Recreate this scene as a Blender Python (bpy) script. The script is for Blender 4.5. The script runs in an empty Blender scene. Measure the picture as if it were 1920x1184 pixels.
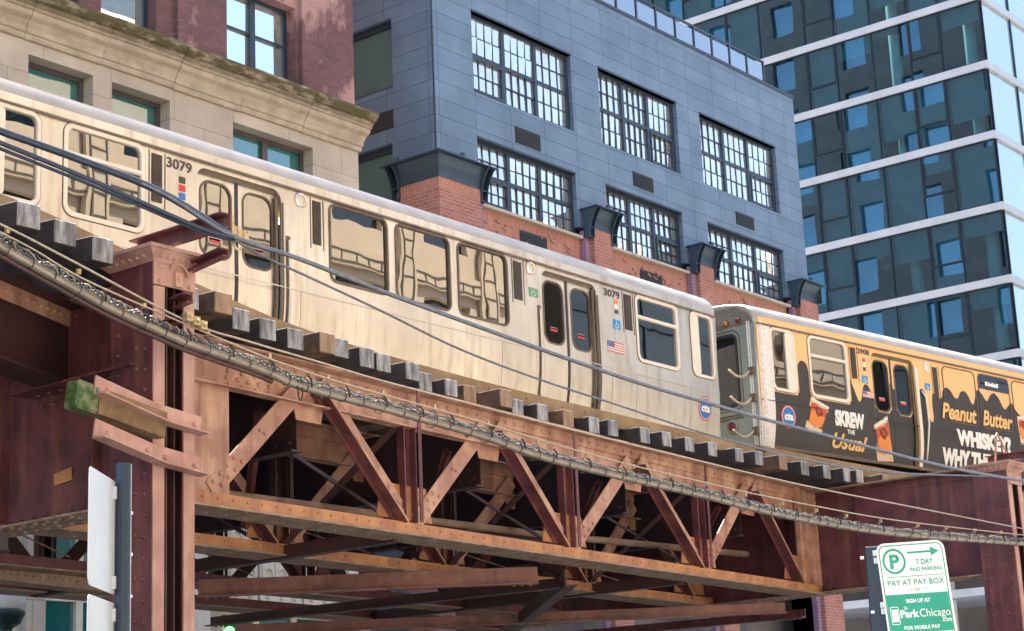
import bpy, bmesh, math, random
from mathutils import Vector, Matrix
from mathutils.geometry import tessellate_polygon
random.seed(7)
C = bpy.context.scene.collection
S = bpy.context.scene
R = math.radians
# ------------------------------------------------------------------ camera
F_PX, PITCH, ROLL, HEAD = 3508.9, .247942, -.0442235, .904912
CAM = Vector((0, 0, 1.6))
_fw = Vector((math.sin(HEAD)*math.cos(PITCH), math.cos(HEAD)*math.cos(PITCH), math.sin(PITCH)))
_r0 = Vector((math.cos(HEAD), -math.sin(HEAD), 0)); _u0 = _r0.cross(_fw)
_r = _r0*math.cos(ROLL)+_u0*math.sin(ROLL); _u = -_r0*math.sin(ROLL)+_u0*math.cos(ROLL)
cd = bpy.data.cameras.new('camera'); cam = bpy.data.objects.new('camera', cd); C.objects.link(cam)
cd.sensor_width = 36; cd.lens = F_PX/1920*36; cd.clip_start = .1; cd.clip_end = 2000
cam.matrix_world = Matrix(((_r.x, _u.x, -_fw.x, 0), (_r.y, _u.y, -_fw.y, 0), (_r.z, _u.z, -_fw.z, 1.6), (0, 0, 0, 1)))
S.camera = cam
# ------------------------------------------------------------------ world and sun
SUN_EL, SUN_V = 62, Vector((.45, .89))
SUN_V.normalize()
w = bpy.data.worlds.new('World'); S.world = w; w.use_nodes = True
nt = w.node_tree; sky = nt.nodes.new('ShaderNodeTexSky'); sky.sky_type = 'NISHITA'; sky.sun_disc = False
sky.sun_elevation = R(SUN_EL); sky.sun_rotation = math.atan2(SUN_V.x, SUN_V.y)
sky.air_density = 1.0; sky.dust_density = 2.5
nt.links.new(sky.outputs[0], nt.nodes['Background'].inputs[0]); nt.nodes['Background'].inputs[1].default_value = .15
sd = bpy.data.lights.new('sun', 'SUN'); sd.energy = 4.6; sd.angle = R(.5); sd.color = (1, .93, .82)
so = bpy.data.objects.new('sun', sd); C.objects.link(so)
sv = Vector((SUN_V.x*math.cos(R(SUN_EL)), SUN_V.y*math.cos(R(SUN_EL)), math.sin(R(SUN_EL))))
so.rotation_euler = sv.to_track_quat('Z', 'Y').to_euler(); so.location = (20, -10, 40)
S.view_settings.view_transform = 'Standard'; S.view_settings.look = 'None'; S.view_settings.exposure = 1.8; S.view_settings.gamma = 1
S.render.engine = 'CYCLES'; S.cycles.max_bounces = 8; S.cycles.transparent_max_bounces = 12
S.render.resolution_x = 1024; S.render.resolution_y = 631

# ------------------------------------------------------------------ surveying helpers: a sight line meets a real plane
def ray(px, py): return _r*(px-960)-_u*(py-592)+_fw*F_PX
def aX(px, py, X): d = ray(px, py); return CAM+d*(X/d.x)
def aY(px, py, Y): d = ray(px, py); return CAM+d*(Y/d.y)
def aZ(px, py, Z): d = ray(px, py); return CAM+d*((Z-1.6)/d.z)
# ------------------------------------------------------------------ materials
M = {}
def nodes(name):
    m = bpy.data.materials.new(name); m.use_nodes = True
    return m, m.node_tree, m.node_tree.nodes['Principled BSDF']
def L(nt, a, b): nt.links.new(a, b)
def tex_co(nt, uv=False, kind='Object'):
    tc = nt.nodes.new('ShaderNodeTexCoord'); out = tc.outputs[kind]
    if uv:   # u = x + y, v = z : right for walls square to x or y
        sp = nt.nodes.new('ShaderNodeSeparateXYZ'); L(nt, out, sp.inputs[0])
        ad = nt.nodes.new('ShaderNodeMath'); L(nt, sp.outputs[0], ad.inputs[0]); L(nt, sp.outputs[1], ad.inputs[1])
        cb = nt.nodes.new('ShaderNodeCombineXYZ'); L(nt, ad.outputs[0], cb.inputs[0]); L(nt, sp.outputs[2], cb.inputs[1])
        out = cb.outputs[0]
    return out
def noise(nt, co, scale, detail=4, rough=.55, dist=0):
    n = nt.nodes.new('ShaderNodeTexNoise'); n.inputs['Scale'].default_value = scale; n.inputs['Detail'].default_value = detail
    n.inputs['Roughness'].default_value = rough; n.inputs['Distortion'].default_value = dist; L(nt, co, n.inputs['Vector']); return n.outputs['Fac']
def ramp(nt, fac, stops):
    r = nt.nodes.new('ShaderNodeValToRGB'); e = r.color_ramp.elements
    while len(e) < len(stops): e.new(.5)
    for i, (p, c) in enumerate(stops): e[i].position = p; e[i].color = (*c, 1)
    L(nt, fac, r.inputs[0]); return r.outputs[0]
def mixc(nt, fac, a, b, mode='MIX'):
    m = nt.nodes.new('ShaderNodeMix'); m.data_type = 'RGBA'; m.blend_type = mode
    if isinstance(fac, (int, float)): m.inputs[0].default_value = fac
    else: L(nt, fac, m.inputs[0])
    for s, v in ((6, a), (7, b)):
        if isinstance(v, tuple): m.inputs[s].default_value = (*v, 1)
        else: L(nt, v, m.inputs[s])
    return m.outputs[2]
def bump(nt, bs, h, strength, dist=.02):
    b = nt.nodes.new('ShaderNodeBump'); b.inputs['Strength'].default_value = strength; b.inputs['Distance'].default_value = dist
    L(nt, h, b.inputs['Height']); L(nt, b.outputs[0], bs.inputs['Normal'])
def scaled(nt, co, sx, sy, sz):
    mp = nt.nodes.new('ShaderNodeMapping'); mp.inputs['Scale'].default_value = (sx, sy, sz); L(nt, co, mp.inputs['Vector']); return mp.outputs[0]
def pm(name, c1, c2=None, scale=4, rough=.6, metal=0, bmp=.15, bscale=40, lo=.35, hi=.65, streak=None, rvar=0):
    """mottled surface; streak = (colour, amount) adds vertical runs"""
    m, nt, bs = nodes(name); c2 = c2 or tuple(v*.8 for v in c1)
    co = tex_co(nt); f = noise(nt, co, scale, 6)
    col = ramp(nt, f, [(lo, c1), (hi, c2)])
    if streak:
        sc, am, tall = streak
        f2 = noise(nt, scaled(nt, co, 1, 1, tall), 7, 5)
        fr = nt.nodes.new('ShaderNodeMapRange'); L(nt, f2, fr.inputs[0]); fr.inputs[1].default_value = .5; fr.inputs[2].default_value = .72; fr.inputs[4].default_value = am
        col = mixc(nt, fr.outputs[0], col, sc)
    L(nt, col, bs.inputs['Base Color']); bs.inputs['Roughness'].default_value = rough; bs.inputs['Metallic'].default_value = metal
    if rvar:
        mr = nt.nodes.new('ShaderNodeMapRange'); L(nt, f, mr.inputs[0]); mr.inputs[3].default_value = rough-rvar; mr.inputs[4].default_value = rough+rvar; L(nt, mr.outputs[0], bs.inputs['Roughness'])
    if bmp: bump(nt, bs, noise(nt, co, bscale, 4), bmp, .01)
    M[name] = m; return m
def brick_mat(name, c1, c2, mortar, bw, bh, ms=.012, rough=.85, off=.5, wear=None, bmp=.5, vert=False, bias=0, freq=2):
    m, nt, bs = nodes(name); co = tex_co(nt, True)
    b = nt.nodes.new('ShaderNodeTexBrick'); b.offset = off; b.offset_frequency = freq
    cv = co
    if vert:
        mp = nt.nodes.new('ShaderNodeMapping'); mp.inputs['Rotation'].default_value = (0, 0, R(90)); L(nt, co, mp.inputs[0]); cv = mp.outputs[0]
    L(nt, cv, b.inputs['Vector']); b.inputs['Scale'].default_value = 1
    b.inputs['Color1'].default_value = (*c1, 1); b.inputs['Color2'].default_value = (*c2, 1); b.inputs['Mortar'].default_value = (*mortar, 1)
    b.inputs['Mortar Size'].default_value = ms; b.inputs['Brick Width'].default_value = bw; b.inputs['Row Height'].default_value = bh
    b.inputs['Bias'].default_value = bias; b.inputs['Mortar Smooth'].default_value = .2
    col = b.outputs['Color']
    f = noise(nt, co, .9, 6)
    col = mixc(nt, .55, col, ramp(nt, f, [(.3, (.62, .62, .62)), (.7, (1.25, 1.22, 1.2))]), 'MULTIPLY')
    if wear:
        wc, lo, hi, sc = wear
        f2 = noise(nt, scaled(nt, co, 1, .55, 1), sc, 8, .62)
        col = mixc(nt, ramp(nt, f2, [(lo, (0, 0, 0)), (hi, (1, 1, 1))]), col, wc)
    L(nt, col, bs.inputs['Base Color']); bs.inputs['Roughness'].default_value = rough
    inv = nt.nodes.new('ShaderNodeMath'); inv.operation = 'SUBTRACT'; inv.inputs[0].default_value = 1; L(nt, b.outputs['Fac'], inv.inputs[1])
    bump(nt, bs, inv.outputs[0], bmp, .012)
    M[name] = m; return m
def glass_mat(name, tint, refl, base=None, rough=.0, wave=0, wscale=1.5, transp=True, gl=(1, 1, 1)):
    """pane: mirror reflection over either a clear tinted sheet or a dark body"""
    m = bpy.data.materials.new(name); m.use_nodes = True; nt = m.node_tree; nt.nodes.clear()
    out = nt.nodes.new('ShaderNodeOutputMaterial'); mx = nt.nodes.new('ShaderNodeMixShader')
    g = nt.nodes.new('ShaderNodeBsdfGlossy'); g.inputs['Roughness'].default_value = rough; g.inputs['Color'].default_value = (*gl, 1)
    if transp: t = nt.nodes.new('ShaderNodeBsdfTransparent'); t.inputs[0].default_value = (*tint, 1)
    else: t = nt.nodes.new('ShaderNodeBsdfDiffuse'); t.inputs[0].default_value = (*(base or tint), 1)
    lw = nt.nodes.new('ShaderNodeFresnel'); lw.inputs[0].default_value = 1.5
    mr = nt.nodes.new('ShaderNodeMapRange'); L(nt, lw.outputs[0], mr.inputs[0]); mr.inputs[1].default_value = 0; mr.inputs[2].default_value = 1
    mr.inputs[3].default_value = refl; mr.inputs[4].default_value = 1
    L(nt, mr.outputs[0], mx.inputs[0]); L(nt, t.outputs[0], mx.inputs[1]); L(nt, g.outputs[0], mx.inputs[2]); L(nt, mx.outputs[0], out.inputs[0])
    if wave:
        co = tex_co(nt); b = nt.nodes.new('ShaderNodeBump'); b.inputs['Strength'].default_value = wave; b.inputs['Distance'].default_value = .02
        L(nt, noise(nt, co, wscale, 1), b.inputs['Height']); L(nt, b.outputs[0], g.inputs['Normal'])
    M[name] = m; return m
def emit(name, c, s):
    m, nt, bs = nodes(name); bs.inputs['Base Color'].default_value = (*c, 1); bs.inputs['Emission Color'].default_value = (*c, 1); bs.inputs['Emission Strength'].default_value = s
    M[name] = m
def flat(name, c, rough=.5, metal=0): pm(name, c, tuple(v*.88 for v in c), 12, rough, metal, 0)

pm('steel_pink', (.53, .32, .225), (.36, .185, .13), 3.2, .5, 0, .2, 45, lo=.38, hi=.6, streak=((.16, .065, .05), .7, .12), rvar=.1)  # red brown steel paint as on lit faces, light put into the colour
pm('steel_maroon', (.165, .050, .058), (.080, .027, .036), 3, .4, 0, .2, 45, streak=((.30, .13, .08), .45, .12), rvar=.12)  # same paint on turned-away faces, their shade put into the colour
pm('steel_orange', (.52, .25, .10), (.30, .125, .07), 3, .5, 0, .25, 40, streak=((.55, .27, .07), .6, .3), rvar=.1)  # lower chords: rust and warm reflected light together in the colour
pm('steel_shaded', (.055, .022, .024), (.016, .012, .018), 1.2, .5, 0, .15, 50)  # same steel paint darkened to stand for the shade under the deck
pm('steel_dark', (.085, .035, .032), (.05, .028, .03), 3, .5, 0, .15, 50)  # darker copy of the paint; shade of recesses and rear trusses coloured in
pm('steel_rose', (.50, .30, .25), (.36, .195, .165), 2.6, .5, 0, .2, 45, lo=.38, hi=.62, streak=((.20, .085, .075), .5, .12), rvar=.1)  # lit tone of the same paint for column fronts and heads
pm('steel_brown', (.32, .145, .11), (.19, .075, .062), 2.4, .45, 0, .2, 45, streak=((.42, .22, .14), .5, .5))
pm('pale_stone', (.70, .66, .58), (.60, .56, .49), 2, .8, 0, .2, 20)
pm('steel_grime', (.36, .27, .20), (.22, .14, .10), 5, .7, 0, .4, 30)
pm('tie_wood', (.045, .038, .036), (.018, .016, .018), 6, .75, 0, .7, 35)
pm('tie_wood_brown', (.14, .085, .05), (.06, .04, .028), 6, .8, 0, .7, 35)
def end_grain(name, a, b):
    m, nt, bs = nodes(name); co = scaled(nt, tex_co(nt), 1, 1, .55)
    v = nt.nodes.new('ShaderNodeTexVoronoi'); v.inputs['Scale'].default_value = 80; L(nt, co, v.inputs['Vector'])
    f = noise(nt, scaled(nt, co, 1, 1, .35), 16, 5)
    col = mixc(nt, ramp(nt, v.outputs['Distance'], [(.05, (0, 0, 0)), (.35, (1, 1, 1))]), tuple(x*.6 for x in b), a)
    col = mixc(nt, ramp(nt, f, [(.35, (0, 0, 0)), (.65, (1, 1, 1))]), col, b)
    L(nt, col, bs.inputs['Base Color']); bs.inputs['Roughness'].default_value = .5; bump(nt, bs, v.outputs['Distance'], .6, .01); M[name] = m
end_grain('tie_end', (.40, .41, .43), (.10, .10, .11)); end_grain('tie_end_brown', (.36, .23, .14), (.20, .12, .07))
pm('guard_wood', (.34, .235, .14), (.20, .13, .075), 1.4, .8, 0, .5, 20, streak=((.30, .27, .06), .5, 1))
pm('rail_steel', (.12, .08, .06), (.07, .05, .04), 8, .5, .6)
pm('stainless', (.82, .785, .71), (.62, .58, .51), .8, .3, .85, 0, 1.0, streak=((.50, .42, .33), .8, .1), rvar=.06)
pm('stainless_dull', (.70, .67, .62), (.58, .56, .52), 1.1, .32, .85, 0, 1.2, streak=((.46, .42, .36), .5, .2), rvar=.05)
pm('roof_white', (.46, .42, .36), (.34, .32, .28), 1.8, .45, .25, 0, 3)
pm('trim_cream', (.80, .74, .64), (.72, .66, .56), 4, .4, .15, 0)
pm('ribbed_white', (.84, .82, .79), (.60, .58, .56), 30, .5, .1, .6, 60)
pm('cab_grey', (.26, .30, .28), (.21, .245, .23), 3, .45, 0, .05, 40)
pm('rubber', (.022, .020, .020), (.03, .028, .026), 5, .5, 0, .1)
pm('frame_dark', (.16, .12, .09), (.10, .08, .065), 5, .45, .2, 0)
pm('louver', (.075, .06, .05), (.055, .045, .04), 5, .5, .2, 0)
pm('interior', (.16, .155, .15), (.10, .10, .10), 1, .7, 0, 0)
pm('seat_blue', (.05, .08, .16), (.03, .05, .1), 2, .7)
pm('wrap_orange', (.80, .50, .225), (.74, .455, .20), 1.2, .36, 0, .02, 60)
pm('wrap_black', (.024, .021, .023), (.034, .030, .031), 1.2, .5, 0, .02, 60)
flat('text_white', (.82, .80, .77)); flat('text_black', (.07, .06, .055)); flat('text_orange', (.80, .48, .18))
flat('cta_blue', (.02, .17, .52)); flat('cta_red', (.66, .05, .05)); flat('sticker_blue', (.03, .27, .62)); flat('sticker_green', (.12, .34, .20))
flat('drink_red', (.52, .075, .02)); flat('drink_orange', (.75, .24, .04)); flat('drink_dark', (.15, .02, .012)); flat('drink_glass', (.70, .52, .36))
flat('flag_red', (.50, .07, .06)); flat('flag_blue', (.07, .09, .26)); flat('lens_amber', (.60, .22, .02), .15); flat('lens_blue', (.01, .08, .12), .15); flat('lens_red', (.16, .02, .05), .15)
pm('hose', (.50, .42, .31), (.36, .30, .22), 6, .5)
emit('tube_light', (.95, .82, .18), 3.0)
emit('sign_text', (.75, .78, .7), .5)
glass_mat('train_glass', (.22, .25, .27), .25, wave=.045, wscale=1.6, gl=(1, .97, .90))
glass_mat('train_glass_low', (.30, .31, .32), .12, wave=.1, wscale=1.3)
glass_mat('train_glass_dark', (.05, .055, .06), .22, base=(.02, .024, .03), wave=.1, transp=False)
brick_mat('limestone', (.53, .475, .395), (.46, .41, .34), (.30, .265, .22), 1.55, .72, .010, .8, .5, wear=((.60, .53, .44), .52, .75, .8), bmp=.3)
pm('limestone_plain', (.53, .475, .395), (.45, .40, .33), 1.5, .8, 0, .2, 20, streak=((.33, .27, .21), .5, .12))
def moss():
    m, nt, bs = nodes('cornice_stone'); co = tex_co(nt); f = noise(nt, scaled(nt, co, .8, 1, 3), 2.6, 8, .65)
    base = ramp(nt, noise(nt, co, 3, 6), [(.35, (.51, .44, .35)), (.65, (.38, .32, .25))])
    gm = nt.nodes.new('ShaderNodeNewGeometry'); sp = nt.nodes.new('ShaderNodeSeparateXYZ'); L(nt, gm.outputs['Position'], sp.inputs[0])
    mr = nt.nodes.new('ShaderNodeMapRange'); L(nt, sp.outputs[2], mr.inputs[0]); mr.inputs[1].default_value = 15.45; mr.inputs[2].default_value = 15.60
    ml = nt.nodes.new('ShaderNodeMath'); ml.operation = 'MULTIPLY'; L(nt, mr.outputs[0], ml.inputs[0]); L(nt, ramp(nt, f, [(.30, (0, 0, 0)), (.50, (1, 1, 1))]), ml.inputs[1])
    col = mixc(nt, ml.outputs[0], base, (.10, .085, .04)); L(nt, col, bs.inputs['Base Color']); bs.inputs['Roughness'].default_value = .9; bump(nt, bs, f, .6, .03)
    M['cornice_stone'] = m
moss()
brick_mat('mauve_brick', (.185, .095, .105), (.14, .07, .08), (.14, .075, .075), .22, .075, .010, .85, wear=((.40, .235, .225), .55, .60, .55), bmp=.5)
brick_mat('red_brick', (.43, .185, .145), (.34, .13, .105), (.42, .29, .25), .24, .085, .011, .85, bmp=.5)
brick_mat('stack_brick', (.46, .205, .165), (.38, .15, .12), (.44, .28, .22), .24, .085, .011, .85, vert=True, bmp=.5)
brick_mat('panel_grey', (.115, .19, .29), (.145, .228, .335), (.05, .09, .15), 1.32, .425, .010, .5, .0, bmp=.35)
pm('charcoal_steel', (.035, .055, .085), (.028, .042, .068), 3, .45, .2, .05); pm('cap_steel', (.05, .085, .13), (.04, .07, .11), 3, .4, .3, .05)
brick_mat('purple_brick', (.30, .19, .30), (.25, .15, .25), (.34, .25, .32), .24, .085, .011, .85, bmp=.5)
pm('window_frame', (.025, .045, .072), (.02, .036, .058), 3, .4, .1, 0)
pm('bronze_frame', (.10, .085, .09), (.075, .062, .068), 3, .45, .1, 0)
pm('black_louver', (.018, .022, .028), (.03, .035, .04), 20, .5, .2, .1)
glass_mat('loft_glass', (.3, .3, .3), .60, base=(.30, .33, .34), wave=.2, wscale=1.1, transp=False, gl=(1, .97, .93))
glass_mat('dark_glass', (.1, .1, .1), .04, base=(.012, .02, .028), transp=False)
glass_mat('alley_glass', (.1, .1, .1), .05, base=(.05, .15, .145), transp=False)
glass_mat('teal_glass', (.1, .1, .1), .16, base=(.015, .15, .15), wave=.1, wscale=.6, transp=False)
glass_mat('bright_glass', (.3, .3, .3), .75, base=(.30, .45, .45), wave=.16, wscale=.7, transp=False)
glass_mat('tower_glass', (.26, .62, .70), .20, wave=.2, wscale=.3, gl=(.36, .70, .96))
glass_mat('mirror_window', (.1, .1, .1), .35, base=(.05, .14, .22), wave=.1, transp=False)
glass_mat('tower_glass_side', (.2, .4, .45), .30, base=(.34, .42, .42), wave=.2, wscale=.5, transp=False, gl=(.85, .95, 1))  # pale body colour stands in for a mirrored stone facade
glass_mat('rail_glass', (.55, .72, .74), .35)
pm('white_slab', (.56, .58, .61), (.49, .51, .54), 1, .5, 0, .05)
pm('tower_frame', (.02, .035, .045), (.015, .025, .035), 2, .4, .3, 0)
pm('shade_grey', (.40, .48, .50), (.36, .44, .46), .7, .9, 0, 0)
pm('tower_core', (.22, .20, .19), (.12, .11, .10), .4, .9, 0, 0)
pm('tower_column', (.85, .85, .80), (.80, .80, .76), 1, .7, 0, 0)
pm('asphalt', (.13, .127, .122), (.09, .088, .085), 9, .9, 0, .5, 90)
pm('concrete', (.48, .46, .43), (.38, .365, .34), 3, .85, 0, .3, 50)
pm('conduit', (.30, .27, .23), (.22, .195, .165), 7, .38, .5, .1, 60)
pm('cable_black', (.018, .032, .06), (.03, .045, .075), 12, .3, .2, .05)
pm('cable_steel', (.17, .19, .22), (.11, .125, .15), 12, .32, .7, .1, 90)
pm('guy_wire', (.42, .35, .25), (.30, .26, .19), 30, .4, .5, 0)
pm('wrap_wire', (.13, .15, .18), (.05, .055, .07), 30, .6, 0, 0)
pm('clamp_metal', (.60, .48, .30), (.42, .32, .18), 20, .4, .5, 0)
pm('galvanised', (.56, .60, .64), (.48, .52, .56), 3, .38, .35, .05, 60)
pm('post_blue', (.012, .03, .06), (.02, .035, .055), 8, .3, .2, .15, 60)
pm('sign_face', (.80, .77, .73), (.77, .74, .70), 3, .35, 0, 0)
flat('sign_green', (.012, .30, .19)); flat('sign_lime', (.10, .33, .09))
pm('green_paint', (.035, .085, .016), (.15, .17, .09), 14, .5, 0, .4, 40, lo=.42, hi=.58)
pm('bracket_wood', (.26, .16, .08), (.12, .075, .04), 5, .7)
pm('lamp_iron', (.01, .035, .04), (.015, .045, .05), 5, .35, .3)
flat('lamp_globe', (.80, .84, .86)); emit('signal_green', (.10, .9, .12), 1.6)
brick_mat('tower_brick', (.19, .13, .12), (.15, .10, .10), (.16, .13, .12), .3, .12, .01, .9)
pm('pale_facade', (.80, .66, .52), (.74, .60, .47), .7, .8, 0, .1)
pm('cream_facade', (.62, .51, .385), (.57, .465, .35), .7, .8, 0, .1)
pm('dark_line', (.14, .115, .09), (.12, .10, .08), 2, .8, 0, 0)

# ------------------------------------------------------------------ mesh helpers
class MB:
    def __init__(s): s.v = []; s.f = []; s.m = []
    def add(s, vs, fs, mi=0):
        n = len(s.v); s.v += [tuple(v) for v in vs]; s.f += [tuple(n+i for i in f) for f in fs]; s.m += [mi]*len(fs); return s
    def box(s, x0, x1, y0, y1, z0, z1, mi=0):
        return s.add([(x, y, z) for z in (z0, z1) for y in (y0, y1) for x in (x0, x1)],
                     [(0, 2, 3, 1), (4, 5, 7, 6), (0, 1, 5, 4), (2, 6, 7, 3), (0, 4, 6, 2), (1, 3, 7, 5)], mi)
    def beam(s, p, q, w, h, up=(0, 0, 1), mi=0, oa=0, ob=0):
        """bar from p to q; w across, h along up; oa / ob shift the bar across / up"""
        p = Vector(p); q = Vector(q); d = (q-p).normalized(); up = Vector(up); a = d.cross(up).normalized(); b = a.cross(d).normalized()
        vs = [e+a*(i*w/2+oa)+b*(j*h/2+ob) for e in (p, q) for j in (-1, 1) for i in (-1, 1)]
        return s.add(vs, [(0, 2, 3, 1), (4, 5, 7, 6), (0, 1, 5, 4), (2, 6, 7, 3), (0, 4, 6, 2), (1, 3, 7, 5)], mi)
    def tube(s, pts, r, n=8, mi=0, closed=False):
        pts = [Vector(p) for p in pts]; N = len(pts); base = len(s.v); prev = None
        for i, p in enumerate(pts):
            d = (pts[(i+1) % N if closed else min(i+1, N-1)]-pts[(i-1) % N if closed else max(i-1, 0)]).normalized()
            a = (prev - d*prev.dot(d)) if prev is not None else d.cross(Vector((0, 0, 1)) if abs(d.z) < .9 else Vector((1, 0, 0)))
            a.normalize(); prev = a; b = d.cross(a)
            for k in range(n): t = 2*math.pi*k/n; s.v.append(tuple(p+a*math.cos(t)*r+b*math.sin(t)*r))
        for i in range(N if closed else N-1):
            j = (i+1) % N
            for k in range(n):
                l = (k+1) % n; s.f.append((base+i*n+k, base+i*n+l, base+j*n+l, base+j*n+k)); s.m.append(mi)
        if not closed:
            s.f.append(tuple(base+k for k in range(n))[::-1]); s.m.append(mi); s.f.append(tuple(base+(N-1)*n+k for k in range(n))); s.m.append(mi)
        return s
    def rev(s, c, prof, n=16, ax=(0, 0, 1), mi=0):
        """turned shape: prof = [(radius, height)...] about axis ax through c"""
        c = Vector(c); ax = Vector(ax).normalized(); a = ax.cross(Vector((1, 0, 0)) if abs(ax.x) < .9 else Vector((0, 1, 0))).normalized(); b = ax.cross(a); base = len(s.v)
        for r, h in prof:
            for k in range(n): t = 2*math.pi*k/n; s.v.append(tuple(c+ax*h+(a*math.cos(t)+b*math.sin(t))*r))
        for i in range(len(prof)-1):
            for k in range(n): l = (k+1) % n; s.f.append((base+i*n+k, base+i*n+l, base+(i+1)*n+l, base+(i+1)*n+k)); s.m.append(mi)
        s.f.append(tuple(base+k for k in range(n))[::-1]); s.m.append(mi); e = base+(len(prof)-1)*n; s.f.append(tuple(e+k for k in range(n))); s.m.append(mi)
        return s
    def rivet(s, p, nrm, r=.022, mi=0): return s.rev(p, [(r, 0), (r*.88, r*.45), (r*.4, r*.8)], 7, nrm, mi)
    def plate(s, outer, holes=(), mapf=None, thick=.02, cuts=(), mi=0, mi_rim=None):
        """flat sheet with openings in (u, v); mapf(u, v, w) places it, w runs from 0 (face) to thick (back)"""
        mi_rim = mi if mi_rim is None else mi_rim
        loops = [list(outer)]+[list(h) for h in holes]
        tri = tessellate_polygon([[Vector((x, y, 0)) for x, y in l] for l in loops]); flatp = [p for l in loops for p in l]
        bm = bmesh.new(); bv = [bm.verts.new((x, y, 0)) for x, y in flatp]
        for t in tri:
            try: bm.faces.new([bv[i] for i in t])
            except ValueError: pass
        for c in cuts: bmesh.ops.bisect_plane(bm, geom=bm.verts[:]+bm.edges[:]+bm.faces[:], plane_co=(0, c, 0), plane_no=(0, 1, 0), dist=1e-5)
        bm.normal_update(); bm.verts.index_update(); base = len(s.v); n = len(bm.verts)
        for w_ in (0, thick):
            for v in bm.verts: s.v.append(tuple(mapf(v.co.x, v.co.y, w_)))
        for f in bm.faces:
            idx = [v.index for v in f.verts]
            if f.normal.z < 0: idx = idx[::-1]
            s.f.append(tuple(base+i for i in idx)); s.m.append(mi); s.f.append(tuple(base+n+i for i in idx[::-1])); s.m.append(mi)
        for e in bm.edges:
            if len(e.link_faces) == 1:
                a, b = e.verts[0].index, e.verts[1].index; s.f.append((base+a, base+b, base+n+b, base+n+a)); s.m.append(mi_rim)
        bm.free(); return s
    def build(s, name, mats, parent=None, smooth=False, bevel=0, recalc=True):
        me = bpy.data.meshes.new(name); me.from_pydata(s.v, [], s.f)
        for m in ([mats] if isinstance(mats, str) else mats): me.materials.append(M[m])
        me.polygons.foreach_set('material_index', s.m)
        if recalc:
            bm = bmesh.new(); bm.from_mesh(me); bmesh.ops.recalc_face_normals(bm, faces=bm.faces[:]); bm.to_mesh(me); bm.free()
        if smooth: me.polygons.foreach_set('use_smooth', [True]*len(me.polygons))
        o = bpy.data.objects.new(name, me); C.objects.link(o)
        if parent:
            o.parent = parent; p = parent; off = Vector()
            if not parent.get('local'):
                w_ = Vector(parent.get('base', (0, 0, 0))); o.location = -w_; 
        if bevel:
            b = o.modifiers.new('bevel', 'BEVEL'); b.width = bevel; b.segments = 1; b.limit_method = 'ANGLE'
        return o
def tag(o, label=None, cat=None, group=None, kind=None):
    for k, v in (('label', label), ('category', cat), ('group', group), ('kind', kind)):
        if v: o[k] = v
    return o
def empty(name, loc=(0, 0, 0), rz=0, local=False, **k):
    """an Empty at a thing's base; unless local, child meshes are written in world coordinates"""
    o = bpy.data.objects.new(name, None); C.objects.link(o); o.location = loc; o.rotation_euler = (0, 0, rz); o.empty_display_size = .3
    if local: o['local'] = 1
    else: o['base'] = tuple(loc)
    return tag(o, **k)
def rr(x0, x1, y0, y1, r, n=5):
    """rounded rectangle outline, counter-clockwise"""
    out = []
    for cx, cy, a in ((x1-r, y0+r, -90), (x1-r, y1-r, 0), (x0+r, y1-r, 90), (x0+r, y0+r, 180)):
        for k in range(n+1): t = R(a+90*k/n); out.append((cx+r*math.cos(t), cy+r*math.sin(t)))
    return out
def rect(x0, x1, y0, y1): return [(x0, y0), (x1, y0), (x1, y1), (x0, y1)]
def front(Y): return lambda u, v, w_: (u, Y+w_, v)      # sheet facing -y
def side(X): return lambda u, v, w_: (X+w_, u, v)       # sheet facing -x
def text(s, name, mat, parent, mapf, x0, x1, y0, y1, bold=0, shear=0, depth=.004, arc=0):
    """lettering turned into mesh, fitted to the rectangle, set on a surface through mapf"""
    cu = bpy.data.curves.new('t', 'FONT'); cu.body = s; cu.size = 1; cu.offset = bold; cu.shear = shear; cu.extrude = .5; cu.resolution_u = 3
    to = bpy.data.objects.new('t', cu); C.objects.link(to); bpy.context.view_layer.update()
    me = bpy.data.meshes.new_from_object(to.evaluated_get(bpy.context.evaluated_depsgraph_get()))
    bpy.data.objects.remove(to); bpy.data.curves.remove(cu)
    xs = [v.co.x for v in me.vertices]; ys = [v.co.y for v in me.vertices]; a, b, c, d = min(xs), max(xs), min(ys), max(ys)
    for v in me.vertices:
        u = (v.co.x-a)/(b-a); vv = (v.co.y-c)/(d-c)
        v.co = Vector(mapf(x0+u*(x1-x0), y0+vv*(y1-y0)+arc*math.sin(math.pi*u), -depth*(v.co.z+.5)))
    me.materials.clear(); me.materials.append(M[mat]); me.name = name
    o = bpy.data.objects.new(name, me); C.objects.link(o)
    if parent:
        o.parent = parent
        if not parent.get('local'): o.location = -Vector(parent.get('base', (0, 0, 0)))
    return o
def spline(pts, n=10):
    pts = [Vector(p) for p in pts]; out = []
    for i in range(len(pts)-1):
        p0, p1, p2, p3 = pts[max(i-1, 0)], pts[i], pts[i+1], pts[min(i+2, len(pts)-1)]
        for k in range(n):
            t = k/n; out.append(.5*((2*p1)+(p2-p0)*t+(2*p0-5*p1+4*p2-p3)*t*t+(3*p1-p0-3*p2+p3)*t**3))
    out.append(pts[-1]); return out
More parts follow.
